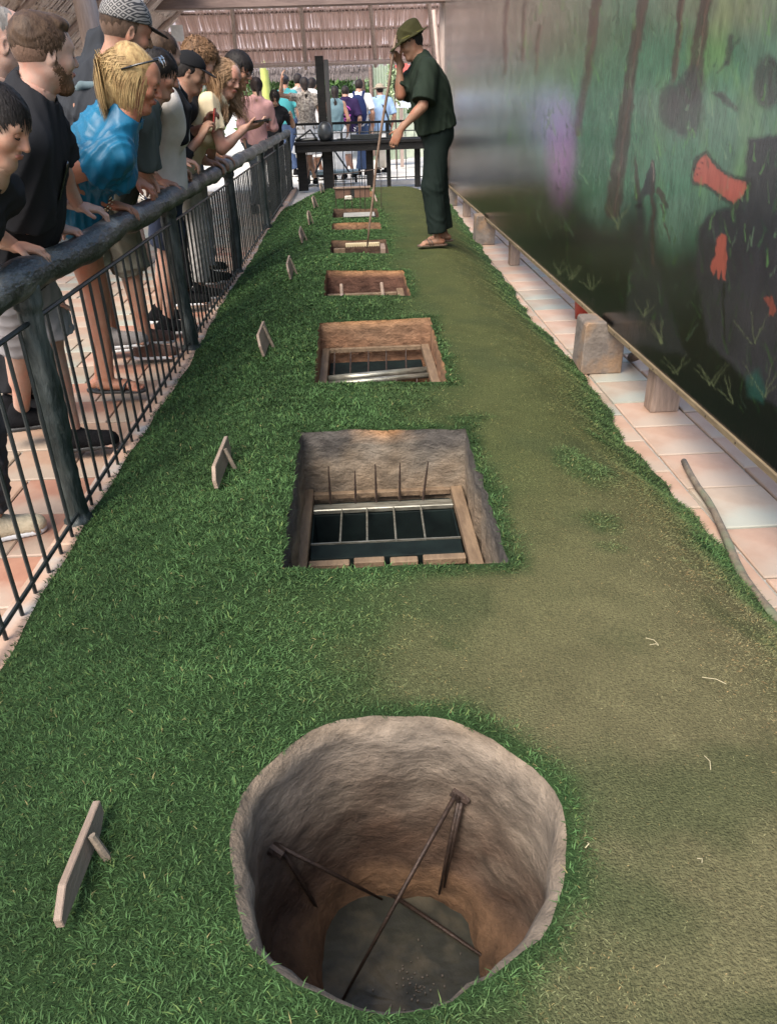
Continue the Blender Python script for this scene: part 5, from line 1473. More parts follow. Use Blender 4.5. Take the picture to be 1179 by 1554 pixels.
    if shoe:
        for i, (a, b, c, d) in enumerate(legs):
            lat = U(np.cross(d, up)); g0 = np.array([c[0], c[1], c[2] - .085 * s])
            if shoe['kind'] == 'shoe':
                prs = [cap(g0 - d * .045 * s + up * .045, g0 + d * .135 * s + up * .036, .045 * s, .038 * s, .03, up, .95), cap(c - up * .03 * s, c + up * .005 * s - d * .012, .047 * s, .044 * s, .025), cap(g0 + d * .03 * s + up * .055, g0 + d * .15 * s + up * .035, .036 * s, .034 * s, .03)]
                v, ff = solid(prs, max(h * .8, .006), [(g0 + up * .020, -up)]); o = link('shoe', np_mesh('shoe', v, ff), shoe['m'], root, True)
                prs = [cap(g0 - d * .05 * s + up * .012, g0 + d * .142 * s + up * .012, .047 * s, .042 * s, .02)]
                v, ff = solid(prs, max(h * .8, .006), [(g0 + up * .024, up), (g0 + up * .002, -up)]); link('sole', np_mesh('sole', v, ff), shoe['sole'], o, True)
            else:
                prs = [cap(g0 - d * .05 * s + up * .008, g0 + d * .150 * s + up * .008, .040 * s, .044 * s, .02)]
                v, ff = solid(prs, .006, [(g0 + up * .016, up), (g0 + up * .001, -up)]); o = link('sandal', np_mesh('sandal', v, ff), shoe['m'], root, True)
                for q in (.075, .10) if shoe['kind'] == 'sandal' else (.10,):
                    pts = [tuple(g0 + d * (q - .02 * abs(t_)) * s + lat * t_ * .046 * s + up * (.016 + .042 * (1 - t_ * t_))) for t_ in (-1, -.6, 0, .6, 1)]
                    MB().tube(pts, .0075, 6).build('strap', shoe['m'], o, True)
    return info


def child_solid(name, prims, h, m, parent, fold=0.0, clips=()):
    v, f = solid(prims, h, clips)
    if fold: v = folds(v, f, fold, len(name) * 7)
    return link(name, np_mesh(name, v, f), m, parent, True)


def cap_hat(i, m, brim_dir=None, brim=.075, m_brim=None, name='cap', back=0.0, tall=.0):
    P, HA, hs = i['P'], i['HA'], i['hs']; hr, hf, hu = HA
    o = child_solid(name, [ell(P(0, -.010, .046 + back), HA, np.array([.088, .110, .088 + tall]) * hs, .01, clip=[(P(0, .0, .046), U(-hu + hf * .08))])], .006, m, i['root'], .001)
    b = child_solid('brim', [ell(P(0, .105, .044), [hr, U(hf - hu * .22), U(hu + hf * .22)], np.array([.072, brim, .0065]) * hs, .01)], .004, m_brim or m, o)
    MB().ell(P(0, -.010, .046 + back + .088 + tall), (.008, .008, .006), 8).build('button', m_brim or m, o, True)
    return o


def backpack(i, m, label, w=.15, hgt=.22, dep=.10, straps=True, strap_m=None):
    nk, u, rs, fs, s = i['nk'], i['u'], i['rs'], i['fs'], i['s']
    c = nk - u * .28 * s - fs * (.125 + dep * .7) * s
    e = empty('backpack', tuple(c), label, 'backpack')
    child_solid('bag', [ell(c, [rs, fs, u], np.array([w, dep, hgt]) * s, .02), cap(c - u * hgt * .5 * s, c + u * hgt * .55 * s, w * .92 * s, w * .8 * s, .04, fs, .62), ell(c - u * .06 * s - fs * dep * .55 * s, [rs, fs, u], np.array([w * .8, dep * .7, hgt * .55]) * s, .02)], .009, m, e, .004)
    if straps:
        for sx in (-1, 1):
            S0 = nk + rs * sx * .095 * s
            pts = [c + u * .17 * s + rs * sx * .07 * s + fs * .06 * s, S0 - fs * .055 * s + u * .010, S0 + fs * .03 * s + u * .018 * s, S0 + fs * .115 * s - u * .09 * s + rs * sx * .025 * s, S0 + fs * .10 * s - u * .25 * s + rs * sx * .055 * s, c - u * .12 * s + rs * sx * .13 * s + fs * .09 * s]
            child_solid('strap', [cap(pts[k], pts[k + 1], .021 * s, None, .02) for k in range(len(pts) - 1)], .008, strap_m or m, e)
    return e


def phone(c, d, n, label, m):
    d, n = U(d), U(n); s_ = U(np.cross(d, n))
    rot = Matrix((tuple(s_), tuple(d), tuple(n))).transposed()
    o = MB().box(Vector(c) - Vector((.037, .074, .0042)), Vector(c) + Vector((.037, .074, .0042)), .003, rot=rot).build('phone', m)
    return tag(o, label, 'phone')
# ------------------------------------------------------------------ the people
def rail(y, dx=0.0, dy=.08, z=1.028, d=None, **k):
    q = dict(w=(-1.190 + dx, y, z), d=d or (.95, dy, -.20), n=(0.05, 0, -1), curl=(34, 40, 28)); q.update(k); return q


FAIR, PALE, TAN, ASIAN, DARKER = (.40, .245, .18), (.42, .275, .215), (.33, .19, .13), (.37, .235, .165), (.26, .15, .10)
BROWN, BLACK, BLOND = dict(c1=(.075, .045, .027), c2=(.036, .021, .013)), dict(c1=(.022, .018, .016), c2=(.010, .008, .007)), dict(c1=(.42, .29, .13), c2=(.20, .12, .05))
m_blk = cloth_mat('black_cotton', (.019, .019, .021)); m_gry = cloth_mat('grey_cotton_shorts', (.29, .275, .28)); m_shoe = mat('black_knit', (.006, .006, .007), spec=.1, rough=.9, scale=30, bump=.3)
m_sole = mat('black_rubber', (.02, .02, .02), rough=.6); m_wsole = mat('white_rubber', (.62, .62, .62), rough=.55)
m_beige = mat('beige_knit', (.50, .42, .29), rough=.8, scale=40, bump=.4); m_gold = mat('bracelet_metal', (.62, .52, .36), rough=.25, metal=.8); m_lens = mat('dark_lens', (.015, .014, .013), rough=.12, coat=.6)
SH = lambda m, so: dict(kind='shoe', m=m, sole=so)

# the boy at the lower left corner
i = person('black-haired youth at the lower left edge looking down, in beige shoes', on_y(-6, 190, 2.5), (.88, -.10, -.50), (-1.42, 2.50), -8, ((-1.42, 2.62, 18), (-1.68, 2.40, 0)),
           (rail(2.86), dict(w=(-1.235, 2.56, 1.06), d=(.55, .25, .80), n=(.2, .9, -.35), curl=(40, 55, 40), pole=(-.6, -.6, -.3))), ASIAN, dict(kind='short', **BLACK, t=.012, front=.064, n=1700, L=.050, lift=.03, nape=-.045),
           dict(name='t_shirt', m=m_blk, sleeve=.75, hem=-.03), dict(name='trousers', kind='trousers', m=cloth_mat('charcoal_cloth', (.045, .045, .05)), len=1.85), SH(m_beige, m_wsole), h=.0085, bw=.95)
# shaved man behind
person('man with grey shaved head at the left edge behind the bearded man', on_y(6, 66, 3.5), (.85, .45, -.12), (-1.72, 3.75), 10, ((-1.75, 3.75, 5), (-1.8, 3.98, 5)),
       (None, None), PALE, dict(kind='short', c1=(.22, .20, .18), c2=(.14, .125, .11), t=.002, front=.070, n=0, nape=-.05), dict(name='t_shirt', m=m_blk, sleeve=.7), dict(name='trousers', kind='trousers', m=m_blk, len=1.9), SH(m_shoe, m_sole), h=.0085, bw=1.06)
# brown-haired bearded man in black
i = person('bearded man with short brown hair, black t-shirt and grey shorts, hands on the rail', on_y(68, 82, 3.12), (.78, .66, -.10), (-1.38, 3.24), 12, ((-1.345, 3.38, 8), (-1.66, 3.58, 15)),
           (rail(3.72, dx=-.03), rail(3.30, dx=-.02, dy=.25, pole=(-.3, -.8, -.45))), PALE, dict(kind='short', **BROWN, t=.006, front=.074, side=.045, nape=.004, n=2600, L=.034, lift=.05, rough=.003, wave=.25, vol=[((0, .035, .098), (.060, .055, .030))], fade=(.16, .095, .066)),
           dict(name='t_shirt', m=m_blk, sleeve=.92, hem=-.09, loose=.020, cuff=.030, fold=.010, flare=.01), dict(name='shorts', kind='shorts', m=m_gry, len=.98, wide=.028, fold=.007), SH(m_shoe, m_sole), h=.008, bw=1.22, belly=.035, beard=(.14, .078, .046), jaw=1.04, twist=0)
P = i['P']; ch = i['chest']
g0 = ch + i['rs'] * .105 + i['fs'] * .150 + i['u'] * .02
hs_ = child_solid('hung_sunglasses', [ell(g0 + i['u'] * q, [i['rs'], i['fs'], i['u']], (.020, .006, .026), .006) for q in (.03, -.035)] + [cap(g0 + i['u'] * .05 + i['rs'] * .012, g0 - i['u'] * .09 + i['rs'] * .02, .0045, None, .004)], .0035, m_lens, i['root'])
# man in the patterned cap
i = person('tall man in a dark patterned cap and charcoal t-shirt behind the blonde woman', on_y(192, 48, 4.45), (.82, .55, -.28), (-1.62, 4.72), 12, ((-1.52, 4.72, 10), (-1.60, 5.00, 10)),
           (None, dict(w=(-1.62, 4.45, .95))), TAN, dict(kind='short', **BROWN, t=.003, front=.050, side=.02, nape=-.025, n=600, L=.02, fade=(.13, .08, .055)), dict(name='t_shirt', m=cloth_mat('charcoal_tee', (.030, .032, .036)), sleeve=.7, hem=-.08), dict(name='shorts', kind='shorts', m=cloth_mat('sage_shorts', (.24, .25, .20)), len=1.0, wide=.02), SH(mat('grey_suede', (.22, .2, .19), rough=.9), m_wsole), h=.008, bw=1.06)


def monogram_mat():
    m, n, l, b = nodes_of('monogram_cap')
    tc = n.new('ShaderNodeTexCoord'); mp = n.new('ShaderNodeMapping'); mp.inputs['Rotation'].default_value = (0, 0, .6); l.new(tc.outputs['Object'], mp.inputs[0])
    sx = n.new('ShaderNodeSeparateXYZ'); l.new(mp.outputs[0], sx.inputs[0])
    def diag(op):
        a = n.new('ShaderNodeMath'); a.operation = op; l.new(sx.outputs['X'], a.inputs[0]); l.new(sx.outputs['Z'], a.inputs[1])
        q = n.new('ShaderNodeMath'); q.operation = 'MULTIPLY'; q.inputs[1].default_value = 34; l.new(a.outputs[0], q.inputs[0])
        f = n.new('ShaderNodeMath'); f.operation = 'FRACT'; l.new(q.outputs[0], f.inputs[0])
        c = n.new('ShaderNodeMath'); c.operation = 'COMPARE'; c.inputs[1].default_value = .5; c.inputs[2].default_value = .10; l.new(f.outputs[0], c.inputs[0])
        return c, f
    c1, f1 = diag('ADD'); c2, f2 = diag('SUBTRACT')
    mx = n.new('ShaderNodeMath'); mx.operation = 'MAXIMUM'; l.new(c1.outputs[0], mx.inputs[0]); l.new(c2.outputs[0], mx.inputs[1])
    def near0(f):
        c = n.new('ShaderNodeMath'); c.operation = 'PINGPONG'; c.inputs[1].default_value = .5; l.new(f.outputs[0], c.inputs[0])
        d = n.new('ShaderNodeMath'); d.operation = 'LESS_THAN'; d.inputs[1].default_value = .17; l.new(c.outputs[0], d.inputs[0]); return d
    a_, b_ = near0(f1), near0(f2); an = n.new('ShaderNodeMath'); an.operation = 'MULTIPLY'; l.new(a_.outputs[0], an.inputs[0]); l.new(b_.outputs[0], an.inputs[1])
    m2 = n.new('ShaderNodeMath'); m2.operation = 'MAXIMUM'; l.new(mx.outputs[0], m2.inputs[0]); l.new(an.outputs[0], m2.inputs[1])
    mm = n.new('ShaderNodeMix'); mm.data_type = 'RGBA'; mm.inputs[6].default_value = (.018, .017, .018, 1); mm.inputs[7].default_value = (.20, .185, .17, 1); l.new(m2.outputs[0], mm.inputs[0])
    l.new(mm.outputs[2], b.inputs['Base Color']); b.inputs['Roughness'].default_value = .7
    return m
cap_hat(i, monogram_mat(), tall=.012, m_brim=cloth_mat('cap_brim_dark', (.03, .027, .026)))
child_solid('bag_strap', [cap(i['nk'] - i['rs'] * .02 - i['fs'] * .10 - i['u'] * .36, i['nk'] - i['fs'] * .120 + i['rs'] * .08 - i['u'] * .12, .018, None, .01), cap(i['nk'] - i['fs'] * .120 + i['rs'] * .08 - i['u'] * .12, i['nk'] + i['rs'] * .11 - i['u'] * .01, .018, None, .01), cap(i['nk'] + i['rs'] * .11 - i['u'] * .01, i['chest'] + i['rs'] * .06 + i['fs'] * .14, .018, None, .01)], .007, cloth_mat('strap_teal', (.12, .16, .17)), i['root'])
# blonde woman in blue satin
m_satin = mat('blue_satin', (.008, .135, .24), (.006, .10, .19), rough=.44, scale=5, spec=.4, bump=.08, bscale=60)
i = person('blonde woman in a shiny blue satin top leaning over the rail, sunglasses on her hair', on_y(207, 122, 3.95), (.93, .12, -.42), (-1.40, 4.16), 6, ((-1.385, 4.10, -4), (-1.50, 4.34, 8)),
           (rail(4.66, dx=-.01, dy=-.05, d=(.82, -.1, -.50), pole=(-.5, .6, -.2)), rail(4.06, dx=.0, pole=(-.85, -.45, .25))), (.40, .195, .125), dict(kind='long', **BLOND, t=.007, front=.066, side=.025, n=4200, L=.27, lift=.006, nape=-.06, wave=.05, w=.0016, brow=(.17, .10, .05), grav=.30, whorl=(0, .10, .085), style=lambda x, i: np.tile(np.array([0, -.7, -.15] if i < 2 else [.25, .25, -1.4]), (len(x), 1)),
               vol=[((0, -.045, .085), (.064, .073, .054)), ((.01, -.088, .02), (.055, .032, .075)), ((.022, -.098, -.06), (.050, .030, .085)), ((.055, -.072, -.05), (.022, .030, .10))]),
           dict(name='satin_top', m=m_satin, sleeve=.42, hem=-.02, loose=.010, cuff=.035, fold=.011, neck=.058, neckf=.0), dict(name='denim_shorts', kind='shorts', m=cloth_mat('pale_denim', (.36, .44, .50)), len=.34, wide=.02), dict(kind='flip', m=m_sole), h=.008, fem=True, bw=1.16)
P, hs, br = i['P'], i['hs'], i['body']
g = MB().tube([tuple(P(-.088, .0, .075)), tuple(P(-.082, .06, .115)), tuple(P(-.02, .085, .128)), tuple(P(.02, .085, .128)), tuple(P(.082, .06, .115)), tuple(P(.088, .0, .075)), tuple(P(.086, -.06, .03))], .0045, 6).build('sunglasses', m_lens, i['root'], True)
for sx in (-1, 1): child_solid('lens', [ell(P(.042 * sx, .084, .116), [i['HA'][0], U(i['HA'][1] * .7 + i['HA'][2] * .7), U(i['HA'][2] * .7 - i['HA'][1] * .7)], (.032, .006, .024), .004)], .004, m_lens, g)
W = i['arms'][1][2]; fa = U(W - i['arms'][1][1]); s1 = U(np.cross(fa, (0, 0, 1))); s2 = np.cross(s1, fa)
for q, nn in ((-.025, 11), (-.008, 10)):
    for k in range(nn):
        a_ = 6.283 * k / nn; MB().ell(tuple(W + fa * q + (s1 * math.cos(a_) + s2 * math.sin(a_)) * .032), (.0075, .0075, .0065), 8).build('bracelet_bead', m_gold, i['root'], True)
# man in dark grey-green tee
m_zeb = None
def zebra():
    m, n, l, b = nodes_of('zebra_print'); tc = n.new('ShaderNodeTexCoord'); w = n.new('ShaderNodeTexWave'); w.inputs['Scale'].default_value = 9; w.inputs['Distortion'].default_value = 9; w.inputs['Detail'].default_value = 2; w.inputs['Detail Scale'].default_value = 1.6
    mp = n.new('ShaderNodeMapping'); mp.inputs['Rotation'].default_value = (0, .9, 0); l.new(tc.outputs['Object'], mp.inputs[0]); l.new(mp.outputs[0], w.inputs['Vector'])
    r = n.new('ShaderNodeValToRGB'); r.color_ramp.interpolation = 'CONSTANT'; r.color_ramp.elements[0].color = (.015, .015, .015, 1); r.color_ramp.elements[1].color = (.62, .60, .56, 1); r.color_ramp.elements[1].position = .52
    l.new(w.outputs['Fac'], r.inputs[0]); l.new(r.outputs[0], b.inputs['Base Color']); b.inputs['Roughness'].default_value = .8; return m
i = person('dark-haired person in a grey-green t-shirt and beige shorts behind the blonde woman', on_y(240, 112, 4.85), (.88, .25, -.35), (-1.42, 4.86), 8, ((-1.36, 4.86, 0), (-1.42, 5.12, 5)),
           (rail(5.20), rail(4.95, dx=-.02, dy=.5, pole=(.15, -.85, -.4))), (.40, .225, .155), dict(kind='short', **BLACK, t=.012, front=.06, n=900, L=.07, nape=-.06), dict(name='t_shirt', m=cloth_mat('grey_green_tee', (.070, .082, .075)), sleeve=.80, hem=-.06, cuff=.02, loose=.008), dict(name='shorts', kind='shorts', m=cloth_mat('beige_shorts', (.23, .22, .18)), len=.95, wide=.02), SH(mat('brown_suede', (.10, .055, .04), rough=.9), m_wsole), h=.0085, bw=1.12)
# white tee and backpack
m_pack = cloth_mat('black_nylon', (.012, .012, .014), rough=.6)
i = person('young man with cropped brown hair in an off-white t-shirt, wearing a black backpack', on_y(248, 83, 5.30), (.66, .72, -.22), (-1.22, 5.42), 14, ((-1.34, 5.42, 5), (-1.45, 5.66, 10)),
           (rail(5.95), dict(w=(-1.17, 5.60, 1.03), d=(.5, .8, -.15), n=(0, 0, -1), curl=(30, 30, 25), pole=(.8, -.4, -.2))), FAIR, dict(kind='short', **BROWN, t=.006, front=.066, side=.03, n=1200, L=.035, nape=-.03, lift=.03, fade=(.15, .09, .06)), dict(name='t_shirt', m=cloth_mat('off_white_cotton', (.56, .51, .46)), sleeve=.86, hem=-.06, cuff=.026, loose=.016, fold=.009), dict(name='navy_shorts', kind='shorts', m=cloth_mat('navy_cloth', (.035, .045, .075)), len=.80, wide=.02), SH(m_shoe, m_wsole), h=.009, bw=1.10, neckfwd=.01, drop=.13)
backpack(i, m_pack, 'black backpack on the man in the off-white t-shirt', .155, .24, .085)
# black cap person
i = person('person in a black cap and black long sleeves holding hands up near the face', on_y(288, 110, 6.05), (.93, .10, -.35), (-1.44, 6.2), 5, ((-1.36, 6.15, 5), (-1.4, 6.4, 8)),
           (dict(w=(-1.04, 6.24, 1.30), d=(.5, -.2, .75), n=(.6, -.4, -.4), curl=(35, 50, 35)), dict(w=(-1.05, 6.02, 1.24), d=(.5, .2, .75), n=(.5, .5, -.4), curl=(35, 50, 35))), DARKER, dict(kind='short', **BLACK, t=.008, front=.05, n=0), dict(name='long_sleeved_shirt', m=m_blk, sleeve=1.55, hem=-.04), dict(name='trousers', kind='trousers', m=m_blk, len=1.9), SH(m_shoe, m_wsole), h=.009)
cap_hat(i, cloth_mat('black_cap', (.012, .012, .013)))
pc = (i['arms'][0][2] + i['arms'][1][2]) / 2 + np.array([.085, 0, .07])
phone(pc, (.2, 0, 1), (.8, 0, .3), 'phone in a red case held up by the person in the black cap', mat('red_case', (.42, .05, .04), rough=.4))
# fluffy brown hair behind
person('person with fluffy curly brown hair in a dark top and zebra-print trousers', on_y(304, 92, 6.55), (.85, .3, -.35), (-1.62, 6.72), 10, ((-1.55, 6.7, 5), (-1.6, 6.95, 8)), (rail(6.9), dict(w=(-1.5, 6.5, .95))), FAIR,
       dict(kind='curly', c1=(.20, .11, .055), c2=(.07, .038, .02), t=.020, front=.055, n=1500, L=.045, lift=.10, wave=.7, rough=.012, nape=-.05), dict(name='t_shirt', m=m_blk, sleeve=.8), dict(name='zebra_trousers', kind='trousers', m=zebra(), len=1.88, wide=.035), SH(m_shoe, m_wsole), h=.0105)
# long-haired girl with phone
i = person('girl with long light-brown hair in a cream t-shirt, looking at her phone', on_y(345, 118, 6.65), (.80, -.48, -.42), (-1.36, 6.62), -6, ((-1.32, 6.62, -5), (-1.38, 6.86, 0)),
           (rail(7.2, z=1.03), dict(w=(-.80, 6.62, 1.275), d=(.75, .05, .12), n=(-.1, .35, .9), curl=(15, 25, 20), pole=(-.3, -.4, -.9))), FAIR, dict(kind='long', c1=(.36, .22, .12), c2=(.17, .10, .05), t=.004, front=.070, n=3200, L=.40, lift=.004, nape=-.09, side=.03, grav=.7, wave=.02, w=.0016, whorl=(0, .075, .105), style=lambda x, i: np.stack([np.sign(x[:, 0]) * .5 * (x[:, 1] > -.02), -.5 * (x[:, 1] > .0), np.zeros(len(x))], 1),
               extra=[((-.060, -.03, .0), (-.058, -.02, -.28), .018, .010), ((.060, -.03, .0), (.058, -.01, -.30), .018, .010), ((0, -.070, .0), (0, -.070, -.26), .042, .026)]),
           dict(name='t_shirt', m=cloth_mat('cream_cotton', (.60, .50, .33)), sleeve=.6, hem=-.10, loose=.014), dict(name='trousers', kind='trousers', m=cloth_mat('pale_trousers', (.40, .38, .35)), len=1.9), SH(m_shoe, m_wsole), h=.0095, fem=True)
phone(i['arms'][1][2] + np.array([.115, -.01, .040]), (.9, -.1, .1), (-.1, .1, 1), 'black phone lying in the hand of the long-haired girl', m_lens)
# glasses man
i = person('man with black hair and glasses in a grey t-shirt, hand on the rail', on_y(362, 106, 7.25), (.88, -.25, -.38), (-1.40, 7.22), 2, ((-1.34, 7.2, 0), (-1.42, 7.46, 5)), (rail(7.62, z=1.03), rail(7.22, z=1.03, pole=(-.3, -.5, -.8))), ASIAN, dict(kind='short', **BLACK, t=.016, front=.058, n=900, L=.06, nape=-.045, lift=.03),
           dict(name='t_shirt', m=cloth_mat('dark_grey_tee', (.085, .085, .085)), sleeve=.85, hem=-.06), dict(name='trousers', kind='trousers', m=cloth_mat('stone_trousers', (.30, .29, .28)), len=1.9), SH(m_shoe, m_wsole), h=.0095)
P = i['P']; gl = MB()
for sx in (-1, 1):
    gl.tube([tuple(P(.032 * sx + .022 * math.cos(a_), .102, .008 + .018 * math.sin(a_))) for a_ in np.linspace(0, 6.283, 11)], .0024, 5)
    gl.tube([tuple(P(.054 * sx, .102, .010)), tuple(P(.078 * sx, .02, .008))], .0024, 5)
gl.tube([tuple(P(-.010, .104, .012)), tuple(P(.010, .104, .012))], .0024, 5).build('glasses', m_lens, i['root'])
a_, b_, c_ = i['arms'][1]; fa = U(c_ - b_); MB().tube([tuple(c_ - fa * .035), tuple(c_ - fa * .012)], .032, 12).build('watch', m_lens, i['root'], True)
# woman in pink seen from behind
bun = [((.0, -.115, .06), (.040, .036, .040))]
person('woman with dark tied-back hair in a pink long-sleeved top, seen from behind', on_y(389, 132, 12.0), (-.15, .98, -.1), (-1.36, 12.08), 95, ((-1.26, 12.08, 95), (-1.46, 12.1, 95)), (None, dict(w=(-1.2, 12.3, 1.12))), ASIAN, dict(kind='short', c1=(.03, .02, .018), c2=(.014, .01, .009), t=.013, front=.065, n=700, L=.09, nape=-.08, vol=bun, extra=[((.0, -.115, .05), (.012, -.13, -.10), .036, .016)]),
       dict(name='pink_top', m=cloth_mat('dusty_pink', (.52, .29, .27)), sleeve=1.75, hem=-.03), dict(name='trousers', kind='trousers', m=cloth_mat('slate_trousers', (.06, .07, .08)), len=1.9), SH(m_shoe, m_sole), h=.0115, fem=True, group='visitors around the far end')
# black polo facing us
i = person('woman in a black polo shirt facing the camera at the end of the fence', on_y(417, 147, 14.0), (.15, -.95, -.15), (-1.30, 14.1), -80, ((-1.40, 14.1, -85), (-1.20, 14.1, -75)), (dict(w=(-.95, 14.0, 1.20), pole=(.5, .3, -.8)), dict(w=(-1.4, 13.9, 1.08))), ASIAN, dict(kind='long', **BLACK, t=.011, front=.062, n=700, L=.15, grav=.5, nape=-.09, extra=[((-.05, -.03, 0), (-.055, -.03, -.14), .028, .018), ((.05, -.03, 0), (.055, -.03, -.14), .028, .018)]),
           dict(name='polo_shirt', m=m_blk, sleeve=.8, collar=1, hem=-.06), dict(name='trousers', kind='trousers', m=m_blk, len=1.9), SH(m_shoe, m_sole), h=.0115, fem=True, group='visitors around the far end')
FARH = .0165
GF = 'visitors beyond the counter'
white = cloth_mat('white_cloth', (.72, .71, .70)); navy = cloth_mat('navy_nylon', (.02, .03, .09)); jeans = cloth_mat('jeans_blue', (.06, .09, .17))
def far(label, px, py, y, face, skin, hair, top, bottom, hands=(None, None), fem=False, **k):
    hd = on_y(px, py, y); L_ = (math.cos(R(face)), math.sin(R(face)), -.1); q = np.array([-math.sin(R(face)), math.cos(R(face))]) * .09
    return person(label, hd, L_, (hd[0] - .03 * L_[0], hd[1] - .03 * L_[1]), face, ((hd[0] - q[0], hd[1] - q[1], face), (hd[0] + q[0], hd[1] + q[1], face)), hands, skin, hair, top, bottom, SH(m_shoe, m_wsole), h=FARH, fem=fem, group=GF, floor=-.035, **k)
hb = lambda t=.014, **k: dict(kind='short', c1=(.03, .022, .02), c2=(.014, .011, .01), t=t, front=.06, n=0, **k)
lng = [((0, -.07, .0), (0, -.09, -.22), .06, .035)]
hd = on_y(464, 126, 15.9)
far('dark-haired woman raising one arm, in a patterned top and bright white skirt', 462, 128, 16.2, 100, ASIAN, hb(extra=lng), dict(name='patterned_top', m=mat('patterned_cloth', (.45, .40, .34), (.10, .08, .07), rough=.8, scale=30), sleeve=.5), dict(name='white_skirt', kind='skirt', m=white, len=.9, flare=.16), (dict(w=tuple(hd + np.array([-.42, .0, .08])), pole=(-.6, 0, -.6)), None), True)
i = far('person in a teal shirt and small round hat, backs turned, beyond the pale post', 432, 124, 18.4, 80, TAN, hb(.008), dict(name='teal_shirt', m=cloth_mat('teal_cloth', (.06, .28, .30)), sleeve=.8), dict(name='trousers', kind='trousers', m=jeans, len=1.9))
cap_hat(i, cloth_mat('dark_hat', (.04, .04, .05)))
far('woman with dark hair in a loose white dress behind the arm-raising woman', 474, 128, 17.6, 70, TAN, hb(extra=lng), dict(name='white_top', m=white, sleeve=.5, loose=.03), dict(name='white_skirt', kind='skirt', m=white, len=1.2, flare=.12), fem=True)
far('visitor with short dark hair in a striped shirt beyond the counter, left of the post', 452, 122, 18.9, 95, ASIAN, hb(.02), dict(name='striped_shirt', m=mat('stripe_cloth', (.5, .46, .42), (.12, .1, .1), rough=.8, scale=25, stretch=(.2, .2, 3)), sleeve=.8), dict(name='trousers', kind='trousers', m=jeans, len=1.9))
far('woman with long dark hair in a grey-teal tank top and white trousers, seen from behind', 508, 140, 16.9, 92, TAN, hb(extra=[((0, -.06, 0), (0, -.09, -.30), .07, .05)]), dict(name='tank_top', m=cloth_mat('grey_teal', (.14, .22, .25)), sleeve=0, hem=.0), dict(name='white_trousers', kind='trousers', m=white, len=1.9, wide=.05), fem=True)
i = far('man in a black t-shirt with a round magenta print on the back, and pale shorts', 524, 139, 17.3, 85, FAIR, hb(.008), dict(name='t_shirt', m=cloth_mat('dark_purple_tee', (.03, .018, .06)), sleeve=.9, hem=-.06, loose=.01), dict(name='pale_shorts', kind='shorts', m=white, len=1.0, wide=.02), bw=1.1)
c_ = i['chest'] - i['u'] * .05; b = MB()
ring = lambda rr, z: [tuple(c_ - i['fs'] * (.158 * i['s']) + i['rs'] * (rr * math.cos(a_)) + i['u'] * (rr * 1.05 * math.sin(a_) + z)) for a_ in np.linspace(.3, 5.9, 13)]
b.tube(ring(.105, .02), .014, 5); b.tube(ring(.055, .03), .016, 5); b.tube([tuple(c_ - i['fs'] * .150 + i['rs'] * x - i['u'] * (.13 + .02 * math.sin(x * 40))) for x in np.linspace(-.10, .10, 7)], .012, 5)
b.build('round_print', mat('magenta_print', (.62, .10, .52), rough=.6), i['root'], True)
i = far('man in a white shirt with a navy backpack beyond the counter', 545, 130, 17.8, 80, TAN, hb(.014), dict(name='white_shirt', m=white, sleeve=.8), dict(name='dark_jeans', kind='trousers', m=jeans, len=1.9), bw=1.05)
backpack(i, navy, 'navy backpack on the man in the white shirt beyond the counter', .17, .24, .10)
i = far('man in a light blue shirt and brimmed hat with a dark diagonal strap', 576, 137, 18.2, 110, FAIR, hb(.006), dict(name='blue_shirt', m=cloth_mat('light_blue_cloth', (.32, .46, .66)), sleeve=.9, hem=-.08, loose=.01), dict(name='beige_trousers', kind='trousers', m=cloth_mat('beige_cloth', (.5, .44, .36)), len=1.9), bw=1.08)
P, HA = i['P'], i['HA']; m_hat = cloth_mat('straw_hat', (.32, .27, .2))
o = child_solid('hat', [ell(P(0, -.01, .07), HA, (.090, .108, .075), .02, clip=[(P(0, 0, .045), -HA[2])]), ell(P(0, -.01, .050), HA, (.165, .175, .012), .02)], .009, m_hat, i['root'])
child_solid('strap', [cap(i['nk'] - i['rs'] * .12 - i['fs'] * .02, i['chest'] + i['rs'] * .02 - i['fs'] * .15, .02), cap(i['chest'] + i['rs'] * .02 - i['fs'] * .15, i['Pv'] + i['rs'] * .18 - i['fs'] * .08, .02)], .012, m_blk, i['root'])

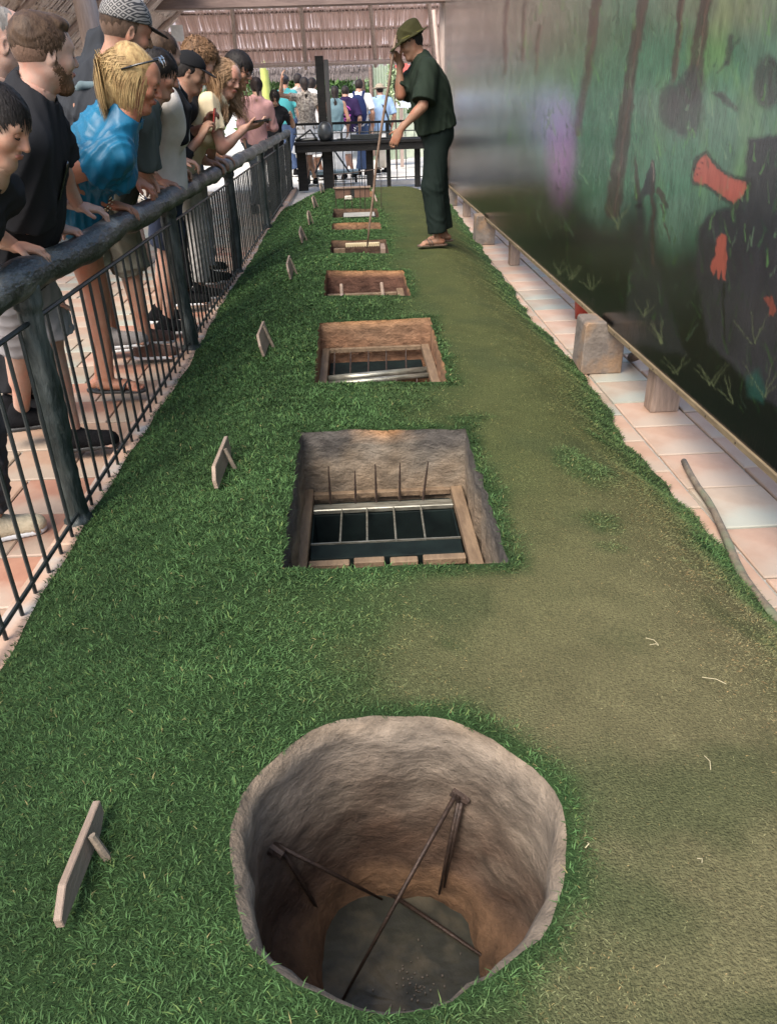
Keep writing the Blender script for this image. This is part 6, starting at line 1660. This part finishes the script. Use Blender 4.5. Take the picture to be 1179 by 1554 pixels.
# ------------------------------------------------------------------ the ranger with his stick
m_uni = cloth_mat('olive_uniform', (.016, .024, .016), rough=.85, c2=(.011, .017, .011)); m_trs = cloth_mat('dark_green_trousers', (.011, .018, .015), rough=.8)
ry = 6.95; hd = on_y(624, 66, ry); fz = float(hz(.62, ry)) + .018
sp = [on_y(x, y_, ry - .02) for x, y_ in ((601, 52), (596, 82), (590, 128), (580, 185), (572, 240), (566, 300), (561, 340), (557, 376))]
i = person('ranger in an olive uniform, floppy green hat and sandals poking a trap with a stick', hd, (-.90, -.10, -.34), (.690, ry + .02), 183, ((.690, ry - .10, 186), (.765, ry + .10, 178)),
           (dict(w=tuple(on_y(608, 196, ry - .28)), d=(-.50, .0, -.85), n=(.3, .9, -.2), curl=(12, 16, 12), pole=(.75, -.35, .0)), dict(w=(sp[1][0] + .055, ry + .055, sp[1][2] - .045), d=(-.55, -.35, .65), n=(-.55, -.75, -.1), curl=(62, 70, 48), pole=(.3, .3, -.9))),
           (.27, .15, .095), dict(kind='short', **BLACK, t=.005, front=.05, n=500, L=.03, nape=-.055), dict(name='uniform_shirt', m=m_uni, sleeve=.90, hem=.0, cuff=.028, loose=.018, fold=.010, collar=1), dict(name='uniform_trousers', kind='trousers', m=m_trs, len=1.93, wide=.020, fold=.007, inf=.016), dict(kind='sandal', m=mat('sandal_rubber', (.10, .06, .04), rough=.6)),
           h=.0095, floor=fz, bw=1.20, group='staff', twist=4, neckfwd=.085, belly=.03)
P, HA, hs = i['P'], i['HA'], i['hs']; hr, hf, hu = HA
m_hat2 = cloth_mat('green_canvas', (.034, .032, .012), rough=.95, c2=(.024, .023, .009))
o = child_solid('bush_hat', [ell(P(0, -.015, .066), HA, np.array([.100, .124, .108]) * hs, .01, clip=[(P(0, 0, .048), U(-hu + hf * .05))]), ell(P(0, -.02, .054), [hr, U(hf - hu * .08), U(hu + hf * .08)], np.array([.146, .162, .012]) * hs, .014), ell(P(0, .110, .040), [hr, U(hf - hu * .30), U(hu + hf * .30)], np.array([.10, .105, .008]) * hs, .02), ell(P(0, -.06, .135), HA, np.array([.05, .06, .05]) * hs, .03)], .006, m_hat2, i['root'], .011)
MB().tube([tuple(P(math.cos(a_) * .097, -.015 + math.sin(a_) * .121, .066)) for a_ in np.linspace(0, 6.283, 25)], .006, 6).build('hat_band', cloth_mat('hat_band_cloth', (.08, .075, .02)), o, True)
child_solid('belt', [cap(i['Pv'] + i['u'] * .035, i['Pv'] + i['u'] * .07, .172, .170, .01, i['f'], .78)], .008, m_sole, i['root'], 0, [(i['Pv'] + i['u'] * .07, i['u']), (i['Pv'] + i['u'] * .035, -i['u'])])
tag(MB().tube([tuple(p) for p in sp], [.010, .0115, .012, .011, .0105, .0095, .0085, .007], 9, wob=.07).build('wooden_stick', mat('stick_wood', (.20, .13, .09), (.12, .075, .05), rough=.6, scale=16, bump=.3), None, True), 'long thin wooden stick in the ranger\'s raised hand, tip on the slatted trap', 'stick')
